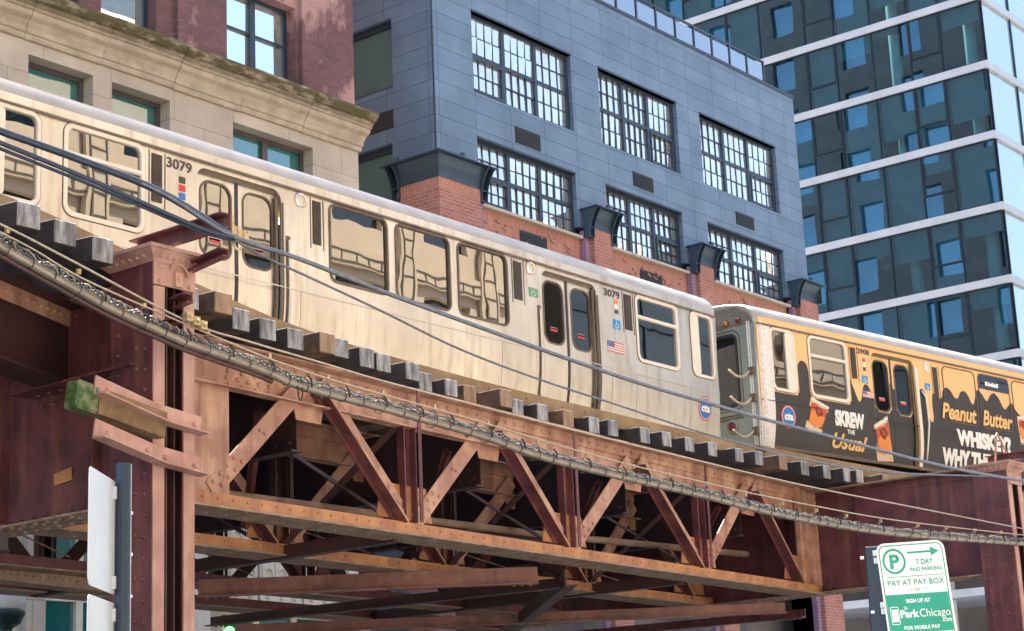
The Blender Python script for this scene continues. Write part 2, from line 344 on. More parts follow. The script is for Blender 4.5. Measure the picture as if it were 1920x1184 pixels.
#PART2
# ================================================================== the setting: ground, road, pavements
g = MB().box(-300, 400, -300, 400, -.5, -.02); tag(g.build('ground', 'concrete'), kind='structure')
g = MB().box(-120, 200, 4.2, 21.5, -.02, -.016); tag(g.build('road', 'asphalt'), kind='structure')
g = MB().box(-120, 200, 21.5, 26.2, -.02, .13); tag(g.build('far_sidewalk', 'concrete', bevel=.02), kind='structure')
g = MB().box(-120, 200, -14, 4.2, -.02, .13); tag(g.build('near_sidewalk', 'concrete', bevel=.02), kind='structure')
g = MB()
for i in range(30): g.box(-60+i*7, -57+i*7, 9.2, 9.34, -.016, -.012)
tag(g.build('lane_markings', 'text_white'), kind='structure')

# ================================================================== buildings
def window(parent, x0, x1, z0, z1, Y, fm, gm, cols=1, rails=(), fw=.07, dep=.1, tilt=.004):
    """framed window facing -y: part 'window' with its panes as a sub-part"""
    f = MB(); p = MB()
    f.box(x0, x0+fw, Y, Y+dep, z0, z1); f.box(x1-fw, x1, Y, Y+dep, z0, z1); f.box(x0+fw, x1-fw, Y, Y+dep, z0, z0+fw); f.box(x0+fw, x1-fw, Y, Y+dep, z1-fw, z1)
    xs = [x0+fw+(x1-x0-2*fw)*i/cols for i in range(cols+1)]
    for x in xs[1:-1]: f.box(x-fw*.8, x+fw*.8, Y-.02, Y+dep, z0+fw, z1-fw)
    zs = [z0+fw]+[z0+(z1-z0)*r for r in rails]+[z1-fw]
    for i in range(cols):
        for z in zs[1:-1]: f.box(xs[i]+.05, xs[i+1]-.05, Y+.01, Y+dep-.01, z-.03, z+.03)
        for j in range(len(zs)-1):
            a, b, c = [random.uniform(-tilt, tilt)*(x1-x0) for _ in range(3)]; y = Y+.055
            p.add([(xs[i], y+a, zs[j]), (xs[i+1], y+b, zs[j]), (xs[i+1], y+c, zs[j+1]), (xs[i], y+a+c-b, zs[j+1])], [(0, 1, 2, 3)])
    o = f.build('window', fm, parent); q = p.build('pane', gm, o, recalc=False); q.location = (0, 0, 0); return o

# ---- left: limestone base with brick storeys above
A = empty('stone_and_brick_building', (10, 26, 0), label='old corner block with pale limestone lower storeys, mossy stone cornice and mauve brick above', cat='building')
YA, AX0, AX1 = 26.0, -14.0, 28.0
hs = [(19.4, 20.86, 12.4, 14.76), (21.3, 22.72, 12.4, 14.76), (24.36, 26.62, 12.4, 14.76), (14.6, 17.0, 12.4, 14.76), (10.2, 12.6, 12.4, 14.76)]
hs += [(a, b, 8.2, 11.0) for a, b, _, _ in hs]
gw = [(16.6, 19.6, 4.3, 7.0), (20.0, 22.6, 4.3, 7.0), (24.0, 27.2, 4.2, 5.1)]
hs2 = [(16.2, 19.4, .5, 3.9), (20.0, 23.0, .5, 3.9), (24.0, 27.2, .5, 3.9)]
m = MB(); m.plate(rect(AX0, AX1, 0, 15.12), [rect(*h) for h in hs+gw+hs2], front(YA), .45)
m.box(AX1-.45, AX1, YA+.45, 46, 0, 15.12); m.box(AX0, AX0+.4, YA+.45, 46, 0, 15.12)
m.build('stone_wall', 'limestone', A)
bh = [(17.45, 18.35, 16.0, 18.3), (19.6, 20.62, 16.0, 18.3), (21.15, 22.5, 16.0, 18.3), (24.3, 26.32, 16.0, 17.86), (13.2, 15.4, 16.0, 17.9)]
bh += [(a, b, z0+3.6, z1+3.6) for a, b, z0, z1 in bh]+[(a, b, z0+7.2, z1+7.2) for a, b, z0, z1 in bh]
m = MB(); m.plate(rect(AX0, AX1-.03, 15.12, 31), [rect(*h) for h in bh], front(YA+.16), .4)
for x0, x1 in ((22.95, 24.25), (26.4, 27.97), (18.5, 19.3), (15.6, 17.0)): m.box(x0, x1, YA+.04, YA+.158, 15.9, 31)
m.box(AX1-.4, AX1-.03, YA+.56, 46, 15.12, 31); m.box(AX0, AX0+.4, YA+.56, 46, 15.12, 31)
m.build('brick_wall', 'mauve_brick', A)
m = MB(); m.box(AX0, AX1-.03, 46, 46.4, 0, 31); m.box(AX0+.4, AX1-.45, YA+.8, 46, 30.4, 30.9); m.build('roof', 'concrete', A)
m = MB(); m.box(AX0+.5, AX1-.5, YA+1.6, YA+1.7, .1, 30); m.build('inner_wall', 'interior', A)
prof = [(0, 15.0), (.07, 15.01), (.09, 15.06), (.09, 15.10), (.13, 15.12), (.15, 15.20), (.22, 15.31), (.32, 15.37), (.34, 15.41), (.34, 15.46), (.39, 15.48), (.39, 15.52), (.44, 15.55), (.46, 15.60), (.51, 15.62), (.57, 15.68), (.60, 15.73), (.60, 15.79), (.55, 15.80), (.10, 15.98), (-.16, 15.99), (-.16, 15.0)]
prof = [(o*.86, z) for o, z in prof]
m = MB(); n = len(prof); xs = [AX0]+[AX0+1.75*i for i in range(1, 24)]+[AX1+.02]
for i in range(len(xs)-1):
    a, b = xs[i]+.006, xs[i+1]-.006; dz = random.uniform(-.01, .01)
    if i == len(xs)-2: ends = (a, None)
    vs = [(a, YA-o-.002, z+dz) for o, z in prof]+[((b if i < len(xs)-2 else AX1+o*.22+.02), YA-o-.002, z+dz) for o, z in prof]
    m.add(vs, [(k, (k+1) % n, n+(k+1) % n, n+k) for k in range(n)]+[tuple(range(n))[::-1], tuple(range(n, 2*n))])
m.add([(AX1+o*.22+.02, y, z) for y in (YA-.002, 44) for o, z in prof]+[], [(k, (k+1) % n, n+(k+1) % n, n+k) for k in range(n)]+[tuple(range(n, 2*n))])
for i, (o, z) in enumerate(prof): pass
# mitred return: corner verts of the return start flush with the front run
for i in range(n): pass
m.add([(AX1+o*.22+.02, YA-o-.002, z) for o, z in prof]+[(AX1+o*.22+.02, YA+.0, z) for o, z in prof], [(k, (k+1) % n, n+(k+1) % n, n+k) for k in range(n)])
m.build('cornice', 'cornice_stone', A)
for h in hs: window(A, h[0], h[1], h[2], h[3], YA+.28, 'bronze_frame', 'teal_glass', 2 if h[1]-h[0] > 2 else 1, (.5,), .09, .12)
for h in hs2: window(A, h[0], h[1], h[2], h[3], YA+.25, 'trim_cream', 'teal_glass', 2, (.35, .75), .09, .12)
for h in gw[2:]: window(A, h[0], h[1], h[2], h[3], YA+.25, 'trim_cream', 'teal_glass', 3, (), .09, .12)
for h in bh: window(A, h[0], h[1], h[2], h[3], YA+.42, 'window_frame', 'bright_glass', 2 if h[1]-h[0] > 1.9 else 1, (.55,), .09, .12)
for h in gw[:2]: window(A, h[0], h[1], h[2], h[3], YA+.25, 'trim_cream', 'teal_glass', 3, (.3,), .09, .12)
# carved stone frieze panels and pilasters of the ground storey
for x in (23.0, 27.3):
    p = MB(); p.box(x, x+.6, YA-.14, YA-.002, .13, 7.6); p.box(x-.06, x+.66, YA-.2, YA-.002, 7.6, 7.8); p.build('pilaster', 'pale_stone', A, bevel=.015)
for i in range(3):
    x = 23.75+i*1.17
    p = MB(); p.box(x, x+1.1, YA-.07, YA-.002, 5.2, 7.1)
    for k in range(3):
        cx = x+.2+k*.35
        for z in (5.65, 6.3): p.tube([(cx+.13*math.cos(t*math.pi/6), YA-.085, z+.13*math.sin(t*math.pi/6)+(.12 if t < 7 else 0)) for t in range(12)], .022, 5, closed=True)
        p.rivet((cx, YA-.07, 6.85), (0, -1, 0), .075); p.rivet((cx, YA-.07, 5.35), (0, -1, 0), .055); p.box(cx-.16, cx-.145, YA-.1, YA-.07, 5.45, 6.7)
    p.build('carved_panel', 'pale_stone', A)

# ---- centre: panel clad loft building with brick piers
B = empty('panel_clad_loft_building', (30.6, 26, 0), label='blue grey panel clad loft block with gridded factory windows over red brick piers', cat='building')
YB, BX0, BX1, BT = 26.0, 30.6, 47.25, 21.42
up = [(32.03, 35.96, 17.5, 19.54), (37.13, 40.74, 17.5, 19.54), (41.88, 45.95, 17.5, 19.54)]
lo = [(32.08, 35.90, 14.76, 16.36), (37.18, 40.66, 14.76, 16.36), (41.92, 45.92, 14.76, 16.36)]
m = MB(); m.plate(rect(BX0, BX1, 16.37, BT), [rect(*h) for h in up], front(YB), .3)
for x0, x1 in ((BX0, 32.08), (35.90, 37.18), (40.66, 41.92), (45.92, BX1)): m.box(x0, x1, YB, YB+.3, 15.0, 16.37)
sw = [(30.9, 0)]
def sY(px, py): return aX(px, py, BX0)
w1 = (sY(735, 100).y, sY(668, 100).y+1.0, sY(733, 165).z, sY(735, 33).z); w2 = (sY(737, 330).y, sY(675, 330).y+1.0, sY(737, 330).z-1.3, sY(737, 268).z)
side_h = [w1, w2, (w1[0], w1[1], w2[2]-3.2, w2[3]-3.2)]
m.plate(rect(YB+.3, 48, 0, BT), [rect(*h) for h in side_h], side(BX0), .3)
m.box(BX1-.3, BX1, YB+.3, 48, 0, BT)
m.build('cladding', 'panel_grey', B)
m = MB(); m.box(BX0-.03, BX1+.04, YB-.03, YB+.35, BT, BT+.09); m.box(BX0-.03, BX0+.3, YB+.35, 48, BT, BT+.09); m.box(BX0+.3, BX1, YB+.35, 48, BT-.4, BT-.05); m.box(BX0, BX1, 48, 48.3, 0, BT); m.build('roof', 'charcoal_steel', B)
m = MB(); m.box(BX0+.35, BX1-.35, YB+1.2, YB+1.3, .1, BT-.5); m.box(BX0+1.2, BX0+1.3, YB+1.3, 47.9, .1, BT-.5); m.build('inner_wall', 'interior', B)
m = MB()   # thin joint and seam lines standing proud of the cladding
m.box(BX0-.02, BX0+.012, YB-.012, YB+.02, 15.1, BT); m.build('corner_trim', 'charcoal_steel', B)
for y0, y1, z0, z1 in side_h:
    f = MB(); p = MB()
    for a, b, c, d in ((y0, y0+.09, z0, z1), (y1-.09, y1, z0, z1), (y0+.09, y1-.09, z0, z0+.09), (y0+.09, y1-.09, z1-.16, z1)): f.box(BX0+.12, BX0+.24, a, b, c, d)
    p.box(BX0+.18, BX0+.2, y0+.09, y1-.09, z0+.09, z1-.16); o = f.build('window', 'window_frame', B); p.build('pane', 'alley_glass', o).location = (0, 0, 0)
for i in range(2):
    a = sY(737, 205 if i == 0 else 560); p = MB(); p.box(BX0-.01, BX0+.02, a.y, a.y+1.6, a.z-.45, a.z); p.build('louver', 'black_louver', B)
def loft_window(h, k):
    x0, x1, z0, z1 = h; Y = YB+.16; f = MB(); p = MB(); fw = .085
    f.box(x0, x0+fw, Y-.04, Y+.1, z0, z1); f.box(x1-fw, x1, Y-.04, Y+.1, z0, z1); f.box(x0+fw, x1-fw, Y-.04, Y+.1, z0, z0+fw); f.box(x0+fw, x1-fw, Y-.04, Y+.1, z1-fw, z1)
    xs = [x0+fw+(x1-x0-2*fw)*i/3 for i in range(4)]; zm = z0+(z1-z0)*.5
    for x in xs[1:-1]: f.box(x-.06, x+.06, Y-.03, Y+.1, z0+fw, z1-fw)
    for i in range(3):
        a, b = xs[i]+(.06 if i else 0), xs[i+1]-(.06 if i < 2 else 0)
        f.box(a, b, Y-.02, Y+.08, zm-.045, zm+.045)
        for lo_, hi_ in ((z0+fw, zm-.045), (zm+.045, z1-fw)):
            thick = (i == k and lo_ < zm-.2); ins = .06 if thick else 0
            if thick:
                for q in ((a, a+.06, lo_, hi_), (b-.06, b, lo_, hi_)): f.box(q[0], q[1], Y-.05, Y+.06, q[2], q[3])
                f.box(a+.06, b-.06, Y-.05, Y+.06, lo_, lo_+.07); f.box(a+.06, b-.06, Y-.05, Y+.06, hi_-.07, hi_)
            for c in range(1, 4): x = a+ins+(b-a-2*ins)*c/4; f.box(x-.014, x+.014, Y+.005, Y+.055, lo_, hi_)
            zz = (lo_+hi_)/2; f.box(a, b, Y+.008, Y+.052, zz-.014, zz+.014)
            t = [random.uniform(-.007, .007) for _ in range(2)]
            for c in range(4):
                for r_ in range(2):
                    u0, u1 = a+(b-a)*c/4, a+(b-a)*(c+1)/4; v0, v1 = (lo_, zz) if r_ == 0 else (zz, hi_); s1, s2 = [q+random.uniform(-.0025, .0025) for q in t]
                    p.add([(u0, Y+.03, v0), (u1, Y+.03+s1*2, v0), (u1, Y+.03+s1*2+s2*2, v1), (u0, Y+.03+s2*2, v1)], [(0, 1, 2, 3)])
    o = f.build('window', 'window_frame', B); p.build('pane', 'loft_glass', o, recalc=False).location = (0, 0, 0)
    s_ = MB(); s_.box(x0, x1, YB-.02, YB+.12, z1, z1+.05); s_.build('lintel', 'charcoal_steel', B)
for h, k in zip(up, (0, 2, 2)): loft_window(h, k)
for h, k in zip(lo, (0, 2, 2)): loft_window(h, k)
low2 = [(a, b, 11.2, 13.2) for a, b, _, _ in lo]; low3 = [(a, b, 7.6, 9.6) for a, b, _, _ in lo]
m = MB(); m.plate(rect(32.08, 45.92, 0, 14.70), [rect(a, b, c, d) for a, b, c, d in low2+low3], front(YB+.04), .3)
for a, b, c, d in lo[:2]: pass
for h in low2+low3: window(B, *h, YB+.2, 'window_frame', 'teal_glass', 3, (.5,), .08, .1)
# headers of protruding bricks
for a, b, _, _ in lo:
    for k in range(54):
        x = random.uniform(a+.1, b-.2); z = 14.5-random.random()*1.6
        m.box(x, x+.07, YB+.005, YB+.039, z, z+.045)
        if k % 3 == 0: m.box(x+.07, x+.16, YB+.005, YB+.039, z-.03, z+.01)
m.build('spandrel', 'stack_brick', B)
for a, b, _, _ in lo:
    s_ = MB(); s_.box(a-.12, b+.05, YB-.1, YB+.1, 14.68, 14.755); s_.build('sill', 'limestone_plain', B, bevel=.01)
for px, py, w_, h_, pr in ((965, 236, .98, .42, 0), (1186, 321, .92, .40, 0), (1379, 396, .95, .38, 0), (976, 430, 1.05, .48, .04), (1202, 504, 1.0, .46, .04), (1396, 568, 1.0, .46, .04)):
    a = aY(px, py, YB); l = MB(); l.box(a.x, a.x+w_, YB-.015+pr, YB+.02+pr, a.z-h_, a.z)
    for k in range(9): l.box(a.x+.03, a.x+w_-.03, YB-.03+pr, YB-.015+pr, a.z-h_+.03+k*(h_-.06)/9, a.z-h_+.03+(k+.5)*(h_-.06)/9)
    l.build('louver', 'black_louver', B)
# piers: brick shaft with purple brick returns, flared steel head
def side_t(px, py, X=30.35): return aX(px, py, X).y
sy1, sy2 = side_t(751, 360), side_t(735, 365)
ZP, ZA, ZF, N = 15.44, 14.96, 14.70, 10
def apr(t): return .262+.15*t**2.4
def fin(t): return .29+.25*t**2.4
def head(st, mp, c, d, ret, corner=False):
    """curved apron c..d between pairs of fins; mp(t, out, z)"""
    vs = []
    for k in range(N+1):
        t = k/N; z = ZA+(ZP-ZA)*t; vs += [mp(c if not corner else None, apr(t), z), mp(d, apr(t), z)]
    n = len(vs); st.add(vs, [(2*k, 2*k+1, 2*k+3, 2*k+2) for k in range(N)])
    for t0, t1 in ret:
        lo_, hi_ = min(t0, t1), max(t0, t1)
        for x in (lo_, hi_-.03):
            pr_ = [(fin(k/N), ZF+(ZP-ZF)*k/N) for k in range(N+1)]+[(.1, ZP), (.1, ZF)]; k_ = len(pr_)
            st.add([mp(x, o, z) for o, z in pr_]+[mp(x+.022, o, z) for o, z in pr_], [tuple(range(k_)), tuple(range(k_, 2*k_))[::-1]]+[(j, (j+1) % k_, k_+(j+1) % k_, k_+j) for j in range(k_)])
        for z, o in ((ZF, .28), (ZA-.02, .30)): st.add([mp(x, oo, zz) for x in (lo_+.022, hi_-.03) for oo in (.1, o) for zz in (z, z+.018)], [(0, 1, 3, 2), (4, 6, 7, 5), (0, 4, 5, 1), (2, 3, 7, 6), (0, 2, 6, 4), (1, 5, 7, 3)])
fr_ = lambda t, o, z: ((BX0-o if t is None else t), YB-o, z)
sd_ = lambda t, o, z: (BX0-o, (YB-o if t is None else t), z)
pier = [(BX0-.25, 31.80, 32.04), (35.99, 36.19, 36.92, 37.13), (40.74, 40.94, 41.67, 41.88), (46.0, 46.2, 47.25)]
for i, q in enumerate(pier):
    c, d = (q[0], q[1]) if i == 0 else (q[1], q[2]); p = MB()
    p.box(c, d, YB-.25, YB+.03, 0, 14.73)
    if i == 0: p.box(c, c+.3, YB+.03, sy1, 0, 14.73)
    if i == 3: p.box(d-.3, d, YB+.03, YB+2, 0, 14.73)
    o = p.build('brick_pier', 'red_brick', B)
    p = MB(); p.box(c-.003, d, YB-.253, YB+.03, 14.73, 14.96)
    if i == 0: p.box(c-.003, c+.3, YB+.03, sy1, 14.73, 14.96)
    p.build('soldier_course', 'stack_brick', o)
    r_ = MB(); rets = []
    if i: r_.box(q[0], q[1], YB-.13, YB+.03, 0, 14.9); rets.append((q[0], q[1]))
    if i < 3: e_ = q[2] if i == 0 else q[3]; r_.box(d, e_, YB-.13, YB+.03, 0, 14.9); rets.append((d, e_))
    if i == 0: r_.box(BX0-.13, BX0-.002, sy1, sy2, 0, 14.9)
    r_.build('pier_return', 'purple_brick', B)
    st = MB(); head(st, fr_, c, d, rets, i == 0)
    x0, x1 = (BX0-.57 if i == 0 else q[0]-.03), (q[2]+.06 if i == 0 else (q[3]+.04 if i < 3 else q[2]+.06))
    st.box(x0, x1, YB-.57, YB-.012, ZP, ZP+.03); st.rev(((x0+x1)/2+(.25 if i else .1), YB-.3, ZP), [(.065, 0), (.065, .24)], 10)
    if i == 0:
        head(st, sd_, None, sy1, [(sy1, sy2)], True); st.box(BX0-.57, BX0-.002, YB-.012, sy2+.08, ZP, ZP+.03); st.rev((BX0-.3, YB+.95, ZP), [(.065, 0), (.065, .24)], 10)
    if i == 3: st.box(d, d+.02, YB-.4, YB, ZA, ZP)
    st.build('steel_pier_cap', 'cap_steel', B, recalc=False)
# roof terrace rail
rl = MB(); gp = MB(); x1 = 46.3; k = 0
while x1 > 31: 
    rl.box(x1-.03, x1+.03, YB+.36, YB+.42, BT+.09, BT+1.0); gp.box(x1-.9, x1-.05, YB+.385, YB+.395, BT+.13, BT+.92); x1 -= .95
rl.box(31.0, 46.33, YB+.355, YB+.425, BT+1.0, BT+1.05); o = rl.build('terrace_rail', 'window_frame', B); gp.build('pane', 'rail_glass', o).location = (0, 0, 0)
pl_ = MB()
for k in range(5): 
    c = Vector((42.5+k*.7, YB+1.3, BT+.1))
    pl_.box(c.x-.25, c.x+.25, c.y-.2, c.y+.2, BT-.05, BT+.35)
pl_.build('planter', 'limestone_plain', B)

# ---- right: glass tower with white floor bands
T = empty('glass_tower', (72, 30.2, 0), label='teal glass tower with white floor bands and roller shades behind the panes', cat='glass tower')
XC, YC, YE = 72.0, 30.2, 66.0; FH = 3.17; levels = [18.28+FH*k for k in range(-5, 12)]
mull = [YC]+sorted(aX(px, py, XC).y for px, py in ((1777, 205), (1719, 225), (1650, 250), (1582, 275), (1528, 290)))
while mull[-1] < YE-2.4: mull.append(mull[-1]+(1.75 if len(mull) % 2 else 2.35))
mull.append(YE)
ux = [XC+3.1*k for k in range(7)]
for zt in levels:
    s_ = MB(); s_.box(XC-.14, 90, YC-.14, YE, zt-.33, zt); s_.build('floor_slab', 'white_slab', T, bevel=.015)
m = MB(); m.box(XC+5, 89.8, YC+4, YE-.2, 0, levels[-1]); m.box(89.8, 90, YC, YE, 0, levels[-1]); m.build('inner_core', 'tower_core', T)
for y in (aX(1663, 250, XC).y-.25, YC+1.05, YC+13.5, YC+20): 
    c = MB(); c.rev((XC+1.1, y, 0), [(.27, 0), (.27, levels[-1])], 14); c.build('column', 'tower_column', T, smooth=True)
rnd = random.Random(11)
for i, zt in enumerate(levels[:-1]):
    if not 3 <= i <= 11: 
        pass
    z0, z1 = zt, zt+FH-.33
    if i < 3: continue
    for j in range(len(mull)-1):
        y0, y1 = mull[j], mull[j+1]
        if y0 > 48: continue
        f = MB(); f.box(XC-.06, XC+.06, y0-.03 if j else y0, y0+.03, z0, z1)
        if j == 0: f.box(XC-.06, XC+.06, y0+.03, y1-.03, z0, z0+.05)
        op = j in (1, 4, 7)
        if op:
            zs = z0+(z1-z0)*(.36 if (i+j) % 2 else .36)
            f.box(XC-.06, XC+.05, y0+.03, y1-.03, zs-.04, zs+.04); f.box(XC-.05, XC+.05, y0+.03, y0+.09, zs+.04, z1-.05); f.box(XC-.05, XC+.05, y1-.09, y1-.03, zs+.04, z1-.05)
        f.box(XC-.05, XC+.05, y0+.03, y1-.03, z1-.05, z1)
        o = f.build('window', 'tower_frame', T); p = MB(); a, b = rnd.uniform(-.006, .006), rnd.uniform(-.006, .006)
        p.add([(XC+a, y0, z0), (XC-a, y1, z0), (XC-a+b, y1, z1), (XC+a+b, y0, z1)], [(3, 2, 1, 0)]); p.build('pane', 'tower_glass', o, recalc=False).location = (0, 0, 0)
        d = rnd.choice((0, .28, .7, 1, 1, .45, 0, 1))
        if d > 0 and y0 < 46: sh = MB(); sh.box(XC+.3, XC+.32, y0+.05, y1-.05, z1-(z1-z0)*d, z1); sh.build('roller_shade', 'shade_grey', T)
    for j in range(6):
        x0, x1 = ux[j], ux[j+1]; f = MB(); f.box(x0+(.1 if j == 0 else -.04), x0+(.16 if j == 0 else .04), YC-.07, YC+.06, z0, z1)
        o = f.build('window', 'tower_frame', T); p = MB(); p.box(x0+.0+(.16 if j == 0 else .04), x1-.04, YC, YC+.02, z0, z1); p.build('pane', 'tower_glass_side', o).location = (0, 0, 0)
    if i > 10: f = MB(); f.box(XC+2.9, XC+3.3, YC-.3, YC-.17, z0-.42, z1); f.build('fin', 'white_slab', T)

# ---- buildings the glass mirrors: across the street, and a brick tower behind the limestone block
D = empty('cream_office_building', (40, -16, 0), label='cream ribbed office block across the street, mirrored in the train windows', cat='building')
m = MB(); wh = []
for i in range(-10, 9):
    for k in range(10): wh.append((13.9+i*5.2, 16.7+i*5.2, 2.9+k*4.1, 4.7+k*4.1))
m.plate(rect(-41, 63, 0, 43), [rect(*h) for h in wh], lambda u, v, w_: (u, -16-w_, v), .3); m.box(-41, 63, -40, -16.3, 42, 43); m.box(-41, -40.6, -40, -16.3, 0, 42); m.box(62.6, 63, -40, -16.3, 0, 42); m.box(-41, 63, -40.4, -40, 0, 43)
m.build('wall', 'cream_facade', D)
m = MB(); m.box(-40.5, 62.5, -16.32, -16.31, .1, 42); m.build('glazing', 'dark_glass', D)
m = MB()
for i in range(-10, 10): m.box(12.1+i*5.2, 13.1+i*5.2, -15.9, -15.7, 0, 44)
for k in range(11): m.box(-41, 63, -15.95, -15.8, 1.0+k*4.1, 1.8+k*4.1)
m.build('ribs', 'cream_facade', D)
m = MB()
for i in range(-10, 10):
    x = 12.1+i*5.2
    for xx in (x+.16, x+.8): m.box(xx, xx+.055, -15.7, -15.66, 0, 44)
    for k in range(55): m.box(x+.23, x+.8, -15.7, -15.67, k*.8, k*.8+.05)
for k in range(11):
    z = 1.0+k*4.1
    for zz in (z+.1, z+.5): m.box(-41, 63, -15.8, -15.77, zz, zz+.055)
    for i in range(-66, 63): m.box(12+i*.8, 12.07+i*.8, -15.8, -15.775, z+.17, z+.5)
m.build('fret_moulding', 'dark_line', D)
G2 = empty('dark_glass_office', (100, -16, 0), label='dark glass office block across the street beside the cream ribbed one', cat='building')
m = MB(); m.box(65, 210, -40, -16.02, 0, 30); m.build('glazing', 'dark_glass', G2)
m = MB()
for k in range(8): m.box(65, 210, -16.02, -15.9, k*3.9+2.9, k*3.9+3.3)
for k in range(48): m.box(65+k*3, 65.12+k*3, -16.02, -15.92, 0, 30)
m.build('frame', 'window_frame', G2)
G3 = empty('pale_stone_tower', (110, -22, 30), label='pale stone tower rising behind the dark glass office across the street', cat='building')
wh = [rect(72+i*4.2, 74.2+i*4.2, 31.5+k*3.8, 33.8+k*3.8) for i in range(20) for k in range(3)]
m = MB(); m.plate(rect(70, 160, 0, 45), wh, lambda u, v, w_: (u, -42-w_, v), .5); m.box(70, 160, -60, -42.5, 44, 45); m.box(69.4, 160.6, -42, -41.2, 43.6, 44.4); m.box(69.6, 160.4, -42, -41.6, 38.6, 39.1); m.build('wall', 'pale_facade', G3)
m = MB(); m.box(71, 159, -43, -42.8, 0, 44); m.build('glazing', 'dark_glass', G3)
E2 = empty('brick_tower', (10, 56, 0), label='tall brown brick tower behind the limestone block, seen only in the glass tower panes', cat='building')
m = MB(); wh = [rect(49+i*5.4, 50.9+i*5.4, 14+k*4.3, 16.6+k*4.3) for i in range(9) for k in range(16)]
m.plate(rect(47, 98, 0, 84), wh, lambda u, v, w_: (24-w_, u, v), .3); m.box(-10, 23.7, 47, 47.4, 0, 84); m.box(-10, 23.7, 97.6, 98, 0, 84); m.box(-10, 23.7, 47.4, 97.6, 83, 84)
m.build('wall', 'tower_brick', E2)
m = MB(); m.box(23.3, 23.66, 47.5, 97.5, .1, 82.9); m.build('glazing', 'mirror_window', E2)
